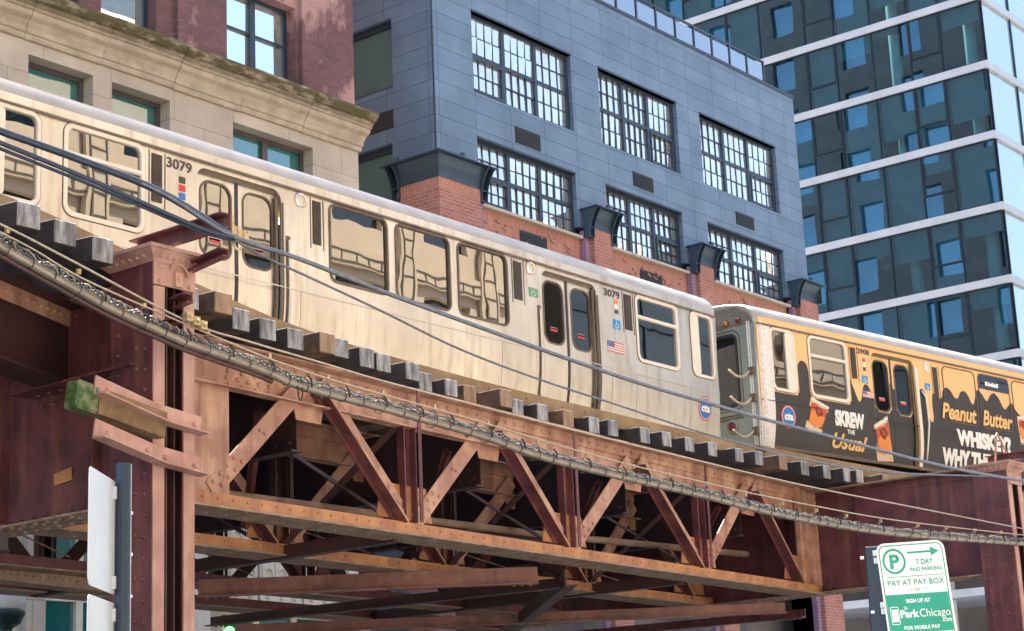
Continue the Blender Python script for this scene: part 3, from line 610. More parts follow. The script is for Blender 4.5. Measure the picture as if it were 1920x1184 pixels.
#PART3
# ================================================================== the elevated railway
V = empty('elevated_railway', (17, 13, 0), label='riveted red brown steel elevated railway with timber ties, trusses and columns', cat='elevated railway')
def sub(o): o.location = (0, 0, 0); return o
def TY(x, yo=0): return 12.95+.09*(x-11.6)+yo
NODES = [11.65, 14.85, 18.05, 21.45, 24.6]
def rivets(mb, p, q, n, nrm, r=.02, skip=False):
    p = Vector(p); q = Vector(q)
    for i in range(n): mb.rivet(p+(q-p)*((i+.5)/n), nrm, r)
def truss(yo, k):
    first = k == 0; P = lambda x, z, dy=0: (x, TY(x, yo)+dy, z)
    x0, x1 = 11.3, 25.15
    tc = MB(); tc.beam(P(x0, 5.63), P(x1, 5.63), .42, .018, (0, -1, 0)); tc.beam(P(x0, 5.838), P(x1, 5.838), .34, .02); tc.beam(P(x0, 5.76, -.085), P(x1, 5.76, -.085), .13, .018, (0, -1, 0), ob=-.065); tc.beam(P(x0, 5.43, -.07), P(x1, 5.43, -.07), .12, .016)
    if first:
        for n_ in range(4):
            a, b = NODES[n_]+.15, NODES[n_+1]-.15; rivets(tc, P(a, 5.76, -.03), P(b, 5.76, -.03), 15, (0, -1, 0), .022)
        for r_ in range(5): rivets(tc, P(11.98, 5.47+.07*r_, -.012), P(12.75, 5.47+.07*r_, -.012), 4+r_ % 2, (0, -1, 0), .026)
        rivets(tc, P(23.9, 5.60, -.012), P(24.5, 5.60, -.012), 6, (0, -1, 0)); rivets(tc, P(23.9, 5.50, -.012), P(24.5, 5.50, -.012), 6, (0, -1, 0))
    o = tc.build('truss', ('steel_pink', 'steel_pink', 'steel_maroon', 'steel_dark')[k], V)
    bc = MB(); bc.beam(P(x0, 4.325, -.12), P(x1, 4.325, -.12), .12, .018, (0, -1, 0)); bc.beam(P(x0, 4.345, .10), P(x1, 4.345, .10), .16, .018, (0, -1, 0))
    if first or k == 1: rivets(bc, P(x0+.2, 4.335, -.129), P(x1, 4.335, -.129), 66, (0, -1, 0), .016)
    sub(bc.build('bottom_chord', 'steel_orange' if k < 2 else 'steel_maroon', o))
    bp = MB(); bp.beam(P(x0, 4.255, .06), P(x1, 4.255, .06), .46, .02)
    if first or k == 1:
        for yy in (-.14, .14): rivets(bp, P(x0+.2, 4.245, yy), P(x1, 4.245, yy), 50, (0, 0, -1), .016)
    sub(bp.build('chord_plate', 'steel_grime', o))
    for n_ in range(4):
        xa, xb = NODES[n_], NODES[n_+1]; xp = (xa+xb)/2
        d = MB(); a, b = P(xa+.14, 4.42, -.05), P(xp-.10, 5.64, -.06)
        d.beam(a, b, .19, .016, (0, -1, 0)); d.beam(a, b, .018, .12, (0, -1, 0), oa=.086, ob=-.06)
        if first:
            dv = Vector(b)-Vector(a); u_ = dv.normalized(); nn = Vector((u_.z, 0, -u_.x))
            for t in (.06, .13, .2, .27): 
                for s_ in (-.045, .045): d.rivet(Vector(a)+dv*(t+s_*.4)+nn*s_+Vector((0, -.008, 0)), (0, -1, 0), .025)
            for t in (.52, .54, .86, .93): d.rivet(Vector(a)+dv*t+nn*(.03 if t != .52 else -.03)+Vector((0, -.008, 0)), (0, -1, 0), .022)
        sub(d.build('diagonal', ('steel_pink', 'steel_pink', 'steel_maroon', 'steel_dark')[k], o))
        d = MB(); a, b = P(xb-.14, 4.42, -.05), P(xp+.10, 5.64, -.06)
        d.beam(a, b, .22, .016, (0, -1, 0), oa=.06, mi=1); d.beam(a, b, .018, .14, (0, -1, 0), oa=-.05, ob=.065); d.beam(a, b, .05, .012, (0, -1, 0), oa=-.075); d.beam(a, b, .022, .012, (0, -1, 0), oa=-.05, ob=.142, mi=1)  # lit strip and shaded leg coloured as two tones of one paint
        if first:
            dv = Vector(b)-Vector(a)
            for t in (.04, .10, .16, .22, .5): d.rivet(Vector(a)+dv*t+Vector((.09, -.012, .05)), (0, -1, 0), .022, mi=1)
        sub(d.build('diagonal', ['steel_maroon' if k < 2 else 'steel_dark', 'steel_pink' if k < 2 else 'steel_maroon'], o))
        if first or k == 1:
            gp_ = MB(); z0, z1 = 5.27, 5.44; gp_.plate([(xp-.24, z1), (xp-.19, z0), (xp+.19, z0), (xp+.24, z1)][::-1], (), lambda u, v, w_: (u, TY(u, yo)-.03+w_, v), .016); sub(gp_.build('gusset_plate', 'steel_pink', o))
            for xg in (xb,) if n_ == 3 else (xa, xb)[1:]:
                g2 = MB(); g2.plate([(xg-.52, 4.43), (xg-.42, 4.80), (xg+.36, 4.80), (xg+.46, 4.43)][::-1], (), lambda u, v, w_: (u, TY(u, yo)-.03+w_, v), .016); sub(g2.build('gusset_plate', 'steel_orange', o))
    for xg in NODES[1:4]:
        p = MB()
        for s_ in (-1, 1):
            p.beam(P(xg+s_*.10, 4.4, -.06), P(xg+s_*.10, 5.45, -.06), .018, .10, (0, -1, 0)); p.beam(P(xg+s_*.065+.02, 4.4, -.02), P(xg+s_*.065+.02, 5.45, -.02), .09, .012, (0, -1, 0), mi=0 if s_ > 0 else 1)
        p.beam(P(xg+.11, 4.4, -.16), P(xg+.11, 5.84, -.16), .05, .012, (0, -1, 0)); p.beam(P(xg-.0, 4.62, -.02), P(xg-.0, 5.2, -.02), .05, .01, (0, -1, 0))
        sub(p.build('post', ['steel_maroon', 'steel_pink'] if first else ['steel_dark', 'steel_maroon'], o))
    if first:
        p = MB(); p.beam(P(11.72, 4.3, -.03), P(11.72, 5.45, -.03), .62, .018, (0, -1, 0)); sub(p.build('end_plate', 'steel_pink', o))
        p = MB(); p.beam(P(24.95, 4.3, -.02), P(24.95, 5.84, -.02), .62, .018, (0, -1, 0))
        for xx in (24.62, 25.2): p.beam(P(xx, 4.3, -.07), P(xx, 5.84, -.07), .07, .07, (0, -1, 0)); rivets(p, P(xx, 4.35, -.105), P(xx, 5.8, -.105), 15, (0, -1, 0), .018)
        sub(p.build('end_plate', 'steel_pink', o))
    return o
for k, yo in enumerate((0, 1.95, 4.4, 6.2)): truss(yo, k)

def column(x0, x1, y0, y1, zt, zb=0):
    """riveted box column, its channel open to the street"""
    m = MB(); m.box(x0, x0+.012, y0+.0, y1, zb, zt); m.box(x1-.012, x1, y0, y1, zb, zt)
    w_ = (x1-x0); f = w_*.27
    m.box(x0+.012, x0+f, y0, y0+.016, zb, zt); m.box(x1-f, x1-.012, y0, y0+.016, zb, zt); m.box(x0+.012, x0+f, y1-.016, y1, zb, zt); m.box(x1-f, x1-.012, y1-.016, y1, zb, zt)
    n = int((zt-zb)/.17)
    for i in range(n):
        z = zb+.1+i*.17
        if z > zt-.35: break
        m.rivet((x0, y0+.09, z), (-1, 0, 0), .024)
        if i % 2 or z > 4.9: m.rivet((x0, y0+.19, z+.02), (-1, 0, 0), .024)
        m.rivet((x0, y1-.09, z), (-1, 0, 0), .024)
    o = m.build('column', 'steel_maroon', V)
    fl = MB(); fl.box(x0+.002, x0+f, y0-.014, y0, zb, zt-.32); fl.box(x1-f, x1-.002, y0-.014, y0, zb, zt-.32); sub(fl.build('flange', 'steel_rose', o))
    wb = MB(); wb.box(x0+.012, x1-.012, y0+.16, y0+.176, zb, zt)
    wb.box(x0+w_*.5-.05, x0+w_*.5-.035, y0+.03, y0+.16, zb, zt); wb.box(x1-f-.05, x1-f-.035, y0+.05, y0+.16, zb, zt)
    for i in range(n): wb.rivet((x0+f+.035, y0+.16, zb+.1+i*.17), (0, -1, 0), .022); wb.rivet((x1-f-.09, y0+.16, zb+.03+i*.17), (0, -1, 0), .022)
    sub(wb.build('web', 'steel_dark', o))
    c = MB(); c.box(x0-.004, x1+.004, y0-.02, y0-.004, zt-.31, zt-.10)
    for dx in (.06, w_-.06):
        for dz in (-.28, -.15): c.rivet((x0+dx, y0-.02, zt+dz), (0, -1, 0), .024)
    e = .11   # flared head
    for i in range(4): pass
    lo_, hi_ = [(x0-.01, y0-.025), (x1+.01, y0-.025), (x1+.01, y1+.01), (x0-.01, y1+.01)], [(x0-e, y0-e), (x1+e, y0-e), (x1+e, y1+e), (x0-e, y1+e)]
    c.add([(x, y, zt-.12) for x, y in lo_]+[(x, y, zt-.03) for x, y in hi_], [(0, 1, 5, 4), (1, 2, 6, 5), (2, 3, 7, 6), (3, 0, 4, 7)])
    c.box(x0-e-.02, x1+e+.02, y0-e-.02, y1+e+.02, zt-.03, zt)
    for i in range(6): c.rivet((x0+.0+w_*(i+.5)/6, y0-.065, zt-.07), (0, -.6, -.6), .026); c.rivet((x0-.055, y0+(y1-y0)*(i+.5)/6, zt-.07), (-.6, 0, -.6), .026)
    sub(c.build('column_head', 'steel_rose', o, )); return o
cl = column(9.78, 10.22, 11.4, 11.92, 6.04); cr = column(25.0, 25.46, 10.86, 11.37, 5.82)
cb = column(11.2, 11.65, 20.4, 20.9, 5.9); cb2 = column(24.9, 25.36, 20.6, 21.1, 5.85)
# badge and arms on the near columns
a = MB(); a.tube([(10.03+.1*math.cos(t), 11.365, 5.84+.1*math.sin(t)) for t in [i*.26 for i in range(0, 11)]], .012, 6); a.box(9.99, 10.07, 11.355, 11.38, 5.74, 5.86); a.rivet((10.03, 11.355, 5.80), (0, -1, 0), .02); sub(a.build('emblem_plate', 'steel_pink', cl))
def arm(x, y0, y1, z, zt, parent, h=.13, mat='steel_maroon', wd=.1):
    m = MB(); m.beam((x, y0, z), (x, y1, zt), .014, h); m.beam((x, y0, z+h/2-.006), (x, y1, zt+h/2-.006), wd, .012, oa=wd/2*(1 if y1 < y0 else -1)); m.beam((x, y0, z-h/2+.006), (x, y1, zt-h/2+.006), wd*.6, .012, oa=wd*.3*(1 if y1 < y0 else -1))
    return sub(m.build('cable_arm', mat, parent))
arm(9.92, 11.75, 10.63, 6.12, 6.12, cl); arm(10.2, 11.4, 10.95, 5.93, 5.98, cl, .07); arm(10.05, 11.4, 11.22, 5.60, 5.62, cl, .08); arm(9.85, 11.5, 11.0, 5.37, 5.37, cl, .04)
arm(25.2, 11.2, 10.4, 5.90, 5.90, cr, .1)
# cross girders
def girder(X, Y0, Y1, zb, zt, stiff):
    m = MB(); m.box(X, X+.016, Y0, Y1, zb, zt)
    for y in stiff:
        m.box(X-.09, X, y, y+.012, zb+.02, zt-.02); m.box(X-.012, X, y+.012, y+.09, zb+.02, zt-.02)
        rivets(m, (X-.012, y+.055, zb+.05), (X-.012, y+.055, zt-.05), 10, (-1, 0, 0), .02)
    m.box(X-.1, X, Y0, Y1, zb, zb+.014); m.box(X-.014, X, Y0, Y1, zb+.014, zb+.12); rivets(m, (X-.014, Y0, zb+.07), (X-.014, Y1, zb+.07), int((Y1-Y0)/.16), (-1, 0, 0), .022)
    m.box(X-.014, X, Y0, Y1, zt-.12, zt-.012); rivets(m, (X-.014, Y0, zt-.07), (X-.014, Y1, zt-.07), int((Y1-Y0)/.2), (-1, 0, 0), .02)
    o = m.build('cross_girder', 'steel_maroon', V)
    f = MB(); f.box(X-.2, X+.22, Y0, Y1, zb-.02, zb); f.box(X-.2, X+.22, Y0, Y1, zt-.001, zt+.02)
    for xx in (X-.15, X-.07, X+.1):
        for i in range(int((Y1-Y0)/.16)): f.rivet((xx, Y0+.08+i*.16, zb-.02), (0, 0, -1), .024)
    sub(f.build('flange_plate', 'steel_grime', o)); return o
gl = girder(10.0, 11.93, 20.4, 3.98, 5.80, (12.3, 13.55, 14.7, 16.4)); gr = girder(25.22, 11.38, 20.6, 4.28, 5.80, (13.35, 14.6, 16.4))
# ledge and patch on the left girder
s_ = MB(); s_.box(9.72, 9.984, 11.6, 13.2, 5.08, 5.10)
for i in range(9): s_.rivet((9.9, 11.75+i*.16, 5.08), (0, 0, -1), .024)
for i in range(9): s_.rivet((9.985, 11.8+i*.16, 5.0), (-1, 0, 0), .024)
sub(s_.build('shelf_angle', 'steel_maroon', gl))
for a, b, c, d in ((103, 138, 876, 912),): 
    p0 = aX(a, d, 10.0); p1 = aX(b, c, 10.0); s_ = MB(); s_.plate([(p1.y, p0.z+.02), (p0.y-.01, p0.z), (p0.y, p1.z-.03), (p1.y+.01, p1.z)], (), lambda u, v, w_: (9.984+w_, u, v), .004); sub(s_.build('orange_patch', 'steel_orange', gl))
s_ = MB(); s_.box(9.975, 9.984, 12.0, 12.7, 5.12, 5.42)
sub(s_.build('cover_plate', 'steel_maroon', gl))
m_ = MB(); m_.box(24.85, 25.1, 13.95, 14.25, 4.35, 4.5); 
# left span: shallow plate girder swinging in on the curve
b0, b1 = aZ(-60, 664, 5.10), aZ(110, 725, 5.10); d_ = (b1-b0).normalized(); e1 = b0+d_*((9.98-b0.x)/d_.x); e0 = b0-d_*5
for off, nm in ((0, 1), (2.0, 0), (4.6, 0)):
    o_ = Vector((0, off, 0)); m = MB(); p, q = e0+o_, e1+o_
    m.beam(p+Vector((0, 0, .35)), q+Vector((0, 0, .35)), .7, .016, (0, -1, 0)); m.beam(p, q, .34, .02); m.beam(p+Vector((0, 0, .70)), q+Vector((0, 0, .70)), .36, .02)
    m.beam(p+Vector((0, -.016, .06)), q+Vector((0, -.016, .06)), .1, .014, (0, -1, 0))
    o = m.build('plate_girder', 'steel_shaded', V)  # web coloured near black for the shade beneath the ties
    if not off: 
        c = MB(); c.beam(p+Vector((0, -.03, .62)), q+Vector((0, -.03, .62)), .15, .016, (0, -1, 0)); rivets(c, p+Vector((0, -.04, .62))+(q-p)*.5, q+Vector((0, -.04, .62)), 30, (0, -1, 0)); sub(c.build('cover_angle', 'steel_pink', o))
# bottom chord and cross members of the span on the left
m = MB(); a, b = aY(-60, 1066, 17.6), aY(240, 1102, 17.8); m.beam(a, b, .16, .02, (0, -1, 0)); m.beam(a+Vector((0, .1, -.08)), b+Vector((0, .1, -.08)), .3, .02); rivets(m, a+Vector((0, -.01, 0)), b+Vector((0, -.01, 0)), 22, (0, -1, 0)); m.build('bottom_chord', 'steel_grime', V)
def lateral(p, q, mat, w_=.15, h_=.2, ob=0):
    m = MB(); m.beam(p, q, .016, h_, ob=ob); m.beam(p, q, w_, .016, oa=w_/2, ob=ob-h_/2); n = 4; d = (Vector(q)-Vector(p)).normalized(); 
    for t in (.1, .2, .3): m.rivet(Vector(p)+d*t-Vector((0, 0, h_/2-ob+.008)), (0, 0, -1), .022); m.rivet(Vector(q)-d*t-Vector((0, 0, h_/2-ob+.008)), (0, 0, -1), .022)
    return m.build('lateral_brace', mat, V)
def px_lat(a, b, z, mat, w_=.15, h_=.17): lateral(tuple(aZ(*a, z)), tuple(aZ(*b, z)), mat, w_, h_)
px_lat((372, 1104), (1008, 1079), 4.14, 'steel_brown', .15, .21)
px_lat((395, 1166), (1062, 1092), 4.10, 'steel_dark', .13, .13)
px_lat((440, 1182), (1472, 1140), 4.08, 'steel_brown', .15, .16)
px_lat((1060, 1085), (925, 1200), 4.10, 'steel_dark', .15, .17)
px_lat((980, 1200), (1510, 1150), 4.02, 'steel_maroon', .14, .13)
lateral((21.5, 14.2, 4.3), (21.5, 20.4, 4.3), 'steel_dark', .14, .14); lateral((14.85, 13.4, 4.3), (14.85, 19.6, 4.3), 'steel_dark', .14, .14)
lateral((9.9, 19, 4.0), (3.5, 13.5, 4.0), 'steel_maroon', .16, .24); lateral((9.9, 13.4, 3.9), (3.0, 19.5, 3.9), 'steel_dark', .16, .22)
lateral((4.5, 21, 3.95), (11.5, 20.3, 3.95), 'steel_maroon', .16, .3)
# deep diaphragms and sway bracing between the near and far stringers
for x in (13.2, 16.45, 19.75, 23.0):
    m = MB(); y0, y1 = TY(x)+.1, TY(x, 6.2); m.box(x, x+.014, y0, y1, 5.0, 5.8); m.box(x-.07, x+.08, y0, y1, 4.98, 5.0); rivets(m, (x, y0, 5.08), (x, y1, 5.08), 30, (-1, 0, 0)); m.build('diaphragm', 'steel_shaded', V)
for x in NODES[1:4]:
    m = MB(); m.beam((x, TY(x)+.1, 4.4), (x, TY(x, 1.95)-.1, 5.5), .014, .12, (1, 0, 0)); m.beam((x+.05, TY(x)+.1, 5.5), (x+.05, TY(x, 1.95)-.1, 4.4), .014, .12, (1, 0, 0)); m.beam((x, TY(x, 2)+.1, 4.4), (x, TY(x, 4.4)-.1, 5.5), .014, .12, (1, 0, 0)); m.build('sway_brace', 'steel_dark', V)
for a, b in zip(NODES, NODES[1:]):
    x = (a+b)/2; m = MB(); m.beam((x-.5, TY(x)+.15, 5.35), (x+.9, TY(x, 1.95)-.1, 4.5), .10, .014, (0, 0, 1)); m.beam((x-.5, TY(x)+.15, 5.35), (x+.9, TY(x, 1.95)-.1, 4.5), .014, .09, (0, 0, 1)); m.build('sway_brace', 'steel_maroon', V)
    m = MB(); m.beam((x+.2, TY(x, 1.95)+.1, 4.45), (x-.9, TY(x, 4.4)-.1, 5.4), .09, .014, (0, 0, 1)); m.beam((x+.6, TY(x, 4.4)+.1, 4.45), (x-.4, TY(x, 6.2)-.1, 5.4), .09, .014, (0, 0, 1)); m.build('sway_brace', 'steel_pink', V)
m = MB(); m.tube([aY(300, 905, 14.2), aY(410, 925, 14.25), aY(670, 960, 14.3), aY(990, 1000, 14.4), aY(1400, 1040, 14.6)], .045, 8); m.build('pipe', 'steel_grime', V, smooth=True)
m = MB(); m.tube([aY(300, 918, 14.3), aY(670, 975, 14.4), aY(1090, 1022, 14.5)], .03, 8); m.build('pipe', 'steel_dark', V, smooth=True)
# timber bumper bracket on the left column: two bent channels holding a block painted green at its end
for dz in (0, -.34):
    a, b, c = aY(177, 722, 11.22), aY(292, 775, 11.34), aY(376, 800, 11.345); m = MB()
    for p, q in ((a, b), (b, c)):
        p = p+Vector((0, 0, dz)); q = q+Vector((0, 0, dz)); m.beam(p, q, .014, .16); m.beam(p, q, .12, .014, oa=.06, ob=-.073)
        m.rivet(p+(q-p)*.2+Vector((0, -.008, 0)), (0, -1, 0), .024); m.rivet(p+(q-p)*.85+Vector((0, -.008, 0)), (0, -1, 0), .024)
    sub(m.build('channel_bracket', 'steel_rose', cl))
a = aY(178, 755, 11.3); b = aY(300, 800, 11.36); d_ = (b-a).normalized()
m = MB(); m.beam(a-d_*.02, b, .14, .21); sub(m.build('bumper_block', 'bracket_wood', cl))
m = MB(); m.beam(a-d_*.25, a-d_*.02, .16, .225); sub(m.build('bumper_end', 'green_paint', cl, bevel=.02))

# ties, guard timber and rails
L4 = [(90, 15), (275, 105), (465, 190), (1075, 465), (1165, 550), (1300, 600), (1440, 650), (1600, 670), (1670, 700), (1800, 745)]
L5 = [(285, 775), (430, 820), (495, 870), (625, 905), (720, 935), (900, 955), (960, 1005), (1085, 1030), (1215, 1060), (1345, 1095), (1440, 1110)]
L9 = [(0, 160), (110, 182), (225, 210), (340, 235), (475, 265), (575, 280), (695, 300), (805, 330), (915, 350), (1015, 365), (1080, 375)]
PX = [(x*.375, 370+y*.375) for x, y in L4]+[(600+x*.375, 370+y*.375) for x, y in L5]+[(1200+x*.375, 740+y*.375) for x, y in L9]
tp = [aZ(x, y, 6.06) for x, y in PX]
tp = [Vector((6.6, 10.8, 6.06)), Vector((7.1, 10.95, 6.06)), Vector((7.65, 11.05, 6.06))]+tp[:3]+[Vector((9.85, 11.95, 6.06)), Vector((10.4, 12.1, 6.06)), Vector((10.75, 12.15, 6.06))]+tp[3:]+[Vector((25.9+.6*k, 13.25-.05*k, 6.06)) for k in range(14)]
for i, p in enumerate(tp):
    m = MB(); h = .205+random.uniform(-.01, .01); w_ = .215; L_ = 7.3; dx = random.uniform(-.05, .05)-.25*max(0, 1-(p.x-8)/10)
    vs = []
    for y, xo in ((0, 0), (L_, dx*5)):
        for z in (-h, 0):
            for x in (0, w_): vs.append((p.x+x+xo, p.y+y, p.z+z))
    m.add(vs, [(0, 1, 3, 2)], 1); m.v = m.v; n = 0
    m.f += [(4, 6, 7, 5), (0, 4, 5, 1), (2, 3, 7, 6), (0, 2, 6, 4), (1, 5, 7, 3)]; m.m += [0]*5
    br = i in (9, 13, 20, 21, 24, 33, 38, 39, 40)
    m.build('railroad_tie', ['tie_wood_brown' if br else 'tie_wood', 'tie_end_brown' if br else 'tie_end'], V, bevel=.008)
def along(yo, x0, x1, n=60):
    """points beside the curve of the tie ends"""
    ctl = [(6, 10.9), (8.6, 11.42), (11.2, 12.3), (13.3, 12.9), (16, 13.25), (19, 13.42), (22, 13.50), (25, 13.42), (29, 13.15), (34, 12.6), (42, 11.3)]
    out = []
    sp = spline([Vector((a, b, 0)) for a, b in ctl], 12)
    return [Vector((p.x, p.y+yo, 0)) for p in sp if x0 <= p.x <= x1]
def run(name, yo, z0, z1, wd, mat, x0=6, x1=36, parent=V, seg=None):
    pts = along(yo, x0, x1); m = MB()
    if name == 'guard_timber':
        for p in pts[1::3]: m.rivet(p+Vector((0, -.08, 6.17)), (0, -1, 0), .022)
    for i in range(len(pts)-1): m.beam(pts[i]+Vector((0, 0, (z0+z1)/2)), pts[i+1]+Vector((0, 0, (z0+z1)/2)), wd, z1-z0)
    return m.build(name, mat, parent)
for a, b in ((6, 9.3), (9.3, 13.9), (13.9, 18.5), (18.5, 23.2), (23.2, 28), (28, 36)): run('guard_timber', .30, 6.062, 6.245+random.uniform(-.008, .008), .16, 'guard_wood', a-.25, b+.02)
run('walkway_plank', .62, 6.062, 6.10, .30, 'guard_wood')
for yo in (.95+.15, 2.55+.0, 4.05, 5.5): run('rail', yo, 6.07, 6.22, .06, 'rail_steel')
#PART4
# ================================================================== the train
ZB, ZW = 6.95, 9.06        # skirt bottom, top of side wall
def bow(z):                # the side leans in below the floor line
    t = max(0, (7.75-z)/.8); return .10*t*t
def train_car(root, length, wall, low_wall, feats, end_left, glass='train_glass'):
    """feats: list of dicts in car coordinates s (along), z"""
    mp = lambda off: (lambda u, v, w_: (u, bow(v)-off+w_, v))
    holes = []
    for f in feats:
        if f['k'] in ('win', 'sash', 'cab') and not f.get('solid'): holes.append(rr(f['a'], f['b'], f['z0'], f['z1'], .12))
    doors = [f for f in feats if f['k'] == 'door']
    # side wall in one sheet, door bays notched out of its lower edge
    outer = [(.05, ZB)]
    for d in doors: outer += [(d['a'], ZB), (d['a'], d['z1']-.14)]+[(d['a']+.14-.14*math.cos(R(t)), d['z1']-.14+.14*math.sin(R(t))) for t in (20, 45, 70)]+[(d['a']+.14, d['z1'])]+[(d['b']-.14, d['z1'])]+[(d['b']-.14+.14*math.sin(R(t)), d['z1']-.14+.14*math.cos(R(t))) for t in (20, 45, 70)]+[(d['b'], d['z1']-.14), (d['b'], ZB)]
    outer += [(length-.05, ZB), (length-.05, ZW), (.05, ZW)]
    m = MB(); m.plate(outer, holes, mp(0), .035, (7.1, 7.25, 7.4, 7.55, 7.7)); body = m.build('body_side', wall, root)
    # belt line and skirt seam
    m = MB(); m.box(.05, length-.05, -.012, 0, 7.735, 7.75); m.build('belt_rail', low_wall, body)
    for s_ in (1.3, 2.95, 4.9, 8.9, 9.75, 11.55, 12.2, 13.7):
        if any(d['a']-.1 < s_ < d['b']+.1 for d in doors): continue
        m = MB(); m.plate(rect(s_, s_+.006, ZB, 7.74), (), mp(.0015), .002, (7.1, 7.25, 7.4, 7.55)); m.build('panel_seam', 'frame_dark', body)
    m = MB(); m.plate(rect(.05, length-.05, ZB, ZB+.05), (), mp(.004), .006); m.build('sill_strip', 'frame_dark', body)
    # roof: letter board, gutter line, curved shell
    W = 2.84
    pr = [(-.004, 9.06), (-.016, 9.075), (-.016, 9.15), (.0, 9.23), (.05, 9.31), (.14, 9.39), (.30, 9.45), (.6, 9.51), (1.0, 9.55), (W/2, 9.56)]
    pr += [(W-o, z) for o, z in pr[:-1]][::-1]
    n = len(pr); m = MB(); ends = [(0, .93), (.03, .975), (.10, 1), (length-.10, 1), (length-.03, .975), (length, .93)]
    for s_, k in ends: m.v += [(s_, W/2+(o-W/2)*(.5+.5*k), 9.0+(z-9.0)*k) for o, z in pr]
    for i in range(5):
        for j in range(n-1): m.f.append((i*n+j, i*n+j+1, (i+1)*n+j+1, (i+1)*n+j)); m.m.append(0)
    m.f.append(tuple(range(n))[::-1]); m.f.append(tuple(range(5*n, 6*n))); m.m += [0, 0]
    roof = m.build('roof', 'roof_white', root, smooth=True)
    for p in roof.data.polygons:
        if len(p.vertices) > 6: p.use_smooth = False
    lb = MB(); lb.box(.08, length-.08, -.0195, -.017, 9.078, 9.17); lb.build('letter_board', wall, root)
    gu = MB(); gu.box(.06, length-.06, -.03, -.001, 9.040, 9.062); gu.build('gutter', 'frame_dark', root)
    # far side, floor, ceiling, ends
    m = MB(); m.box(.05, length-.05, W-.03, W, ZB, ZW); m.build('far_side', 'interior', root)
    m = MB(); m.box(.05, length-.05, .14, W-.03, 7.12, 7.2); m.box(.05, length-.05, .04, W-.03, 9.0, 9.03); m.build('floor', 'interior', root)
    m = MB()
    for s_ in [2.2+k*1.25 for k in range(int((length-3.4)/1.25))]: m.box(s_, s_+.9, .75, .83, 8.9, 8.96); 
    m.build('ceiling_light', 'tube_light', root)
    for s_ in [1.6+k*.8 for k in range(int((length-3)/.8))]:
        for y_ in (.2, 1.9):
            m = MB(); m.box(s_, s_+.08, y_, y_+.8, 7.2, 8.25); m.box(s_+.08, s_+.45, y_, y_+.8, 7.5, 7.58); m.build('seat', 'seat_blue', root)
    m = MB(); m.box(.3, length-.3, .4, W-.4, 6.5, 6.94); m.build('underframe', 'rubber', root)
    for f in feats:
        a, b, z0, z1 = f.get('a'), f.get('b'), f.get('z0'), f.get('z1'); k = f['k']
        if k in ('win', 'sash', 'cab'):
            thick = {'win': .028, 'sash': .05, 'cab': .045}[k]; fm = {'win': 'frame_dark', 'sash': 'trim_cream', 'cab': 'trim_cream'}[k]
            m = MB(); m.plate(rr(a-thick*.5, b+thick*.5, z0-thick*.5, z1+thick*.5, .13), [rr(a+thick*.6, b-thick*.6, z0+thick*.6, z1-thick*.6, .09)], mp(.014), .05)
            if k != 'win' : pass
            o = m.build('window', fm, root)
            if k != 'win':
                e = MB(); e.plate(rr(a-.035, b+.035, z0-.035, z1+.035, .14), [rr(a-.02, b+.02, z0-.02, z1+.02, .125)], mp(.006), .02); e.build('gasket', 'frame_dark', o)
            g_ = MB(); g_.plate(rr(a+.01, b-.01, z0+.01, z1-.01, .1), (), mp(-.02), .006); g_.build('pane', f.get('g', glass), o)
            if k == 'sash': m = MB(); zz = z0+(z1-z0)*.68; m.box(a+.03, b-.03, -.018, .02, zz-.022, zz+.022); m.box(a+.03, b-.03, -.012, .0, zz-.035, zz-.028); m.build('sash_rail', 'trim_cream', o)
            if k == 'cab':
                m = MB(); s0, s1 = (a+.02, a+.23) if f['blind'] == 'l' else (b-.23, b-.02); m.plate(rr(s0, s1, z0+.02, z1-.02, .06), (), mp(.008), .03); m.build('sliding_panel', 'trim_cream', o)
        elif k == 'wrapwin':
            m = MB(); m.plate(rr(a, b, z0, z1, .13), [rr(a+.018, b-.018, z0+.018, z1-.018, .115)], mp(.012), .02); m.build('window', 'frame_dark', root)
        elif k == 'louver':
            m = MB(); m.box(a, b, -.006, .01, z0, z1)
            n_ = 22
            for i in range(n_): m.box(a+.012, b-.012, -.013, -.006, z0+(z1-z0)*(i+.15)/n_, z0+(z1-z0)*(i+.65)/n_)
            m.box(a-.04, a-.03, -.006, 0, z0-.06, z1+.03); m.box(b+.04, b+.05, -.006, 0, z0-.06, z1+.03); m.build('louver', 'louver', root)
        elif k == 'speaker':
            m = MB(); m.rev((a, .002, z0), [(.105, 0), (.105, .02), (.085, .035), (.06, .03), (.058, .012), (0.01, .012)], 20, (0, -1, 0)); m.build('door_light', f.get('m', wall), root)
        elif k == 'slot':
            m = MB(); m.plate(rect(a, b, ZB+.1, z1), (), mp(.004), .01, (7.25, 7.4, 7.55, 7.7)); m.build('handhold', 'frame_dark', root)
            m = MB(); m.tube([(a+.035, bow(z)-.03, z) for z in (z1-.06, z1-.3, 7.7, 7.4, 7.1)], .012, 6); m.build('grab_rail', 'trim_cream', root)
        elif k == 'door':
            mid = (a+b)/2; dep = .07
            m = MB(); m.plate([(a-.001, ZB+.02), (a-.001, z1), (b+.001, z1), (b+.001, ZB+.02)][::-1], [[(a+.03, ZB+.03), (b-.03, ZB+.03), (b-.03, z1-.05), (a+.03, z1-.05)]], mp(-.036), .08); m.build('door_frame', 'frame_dark', root)
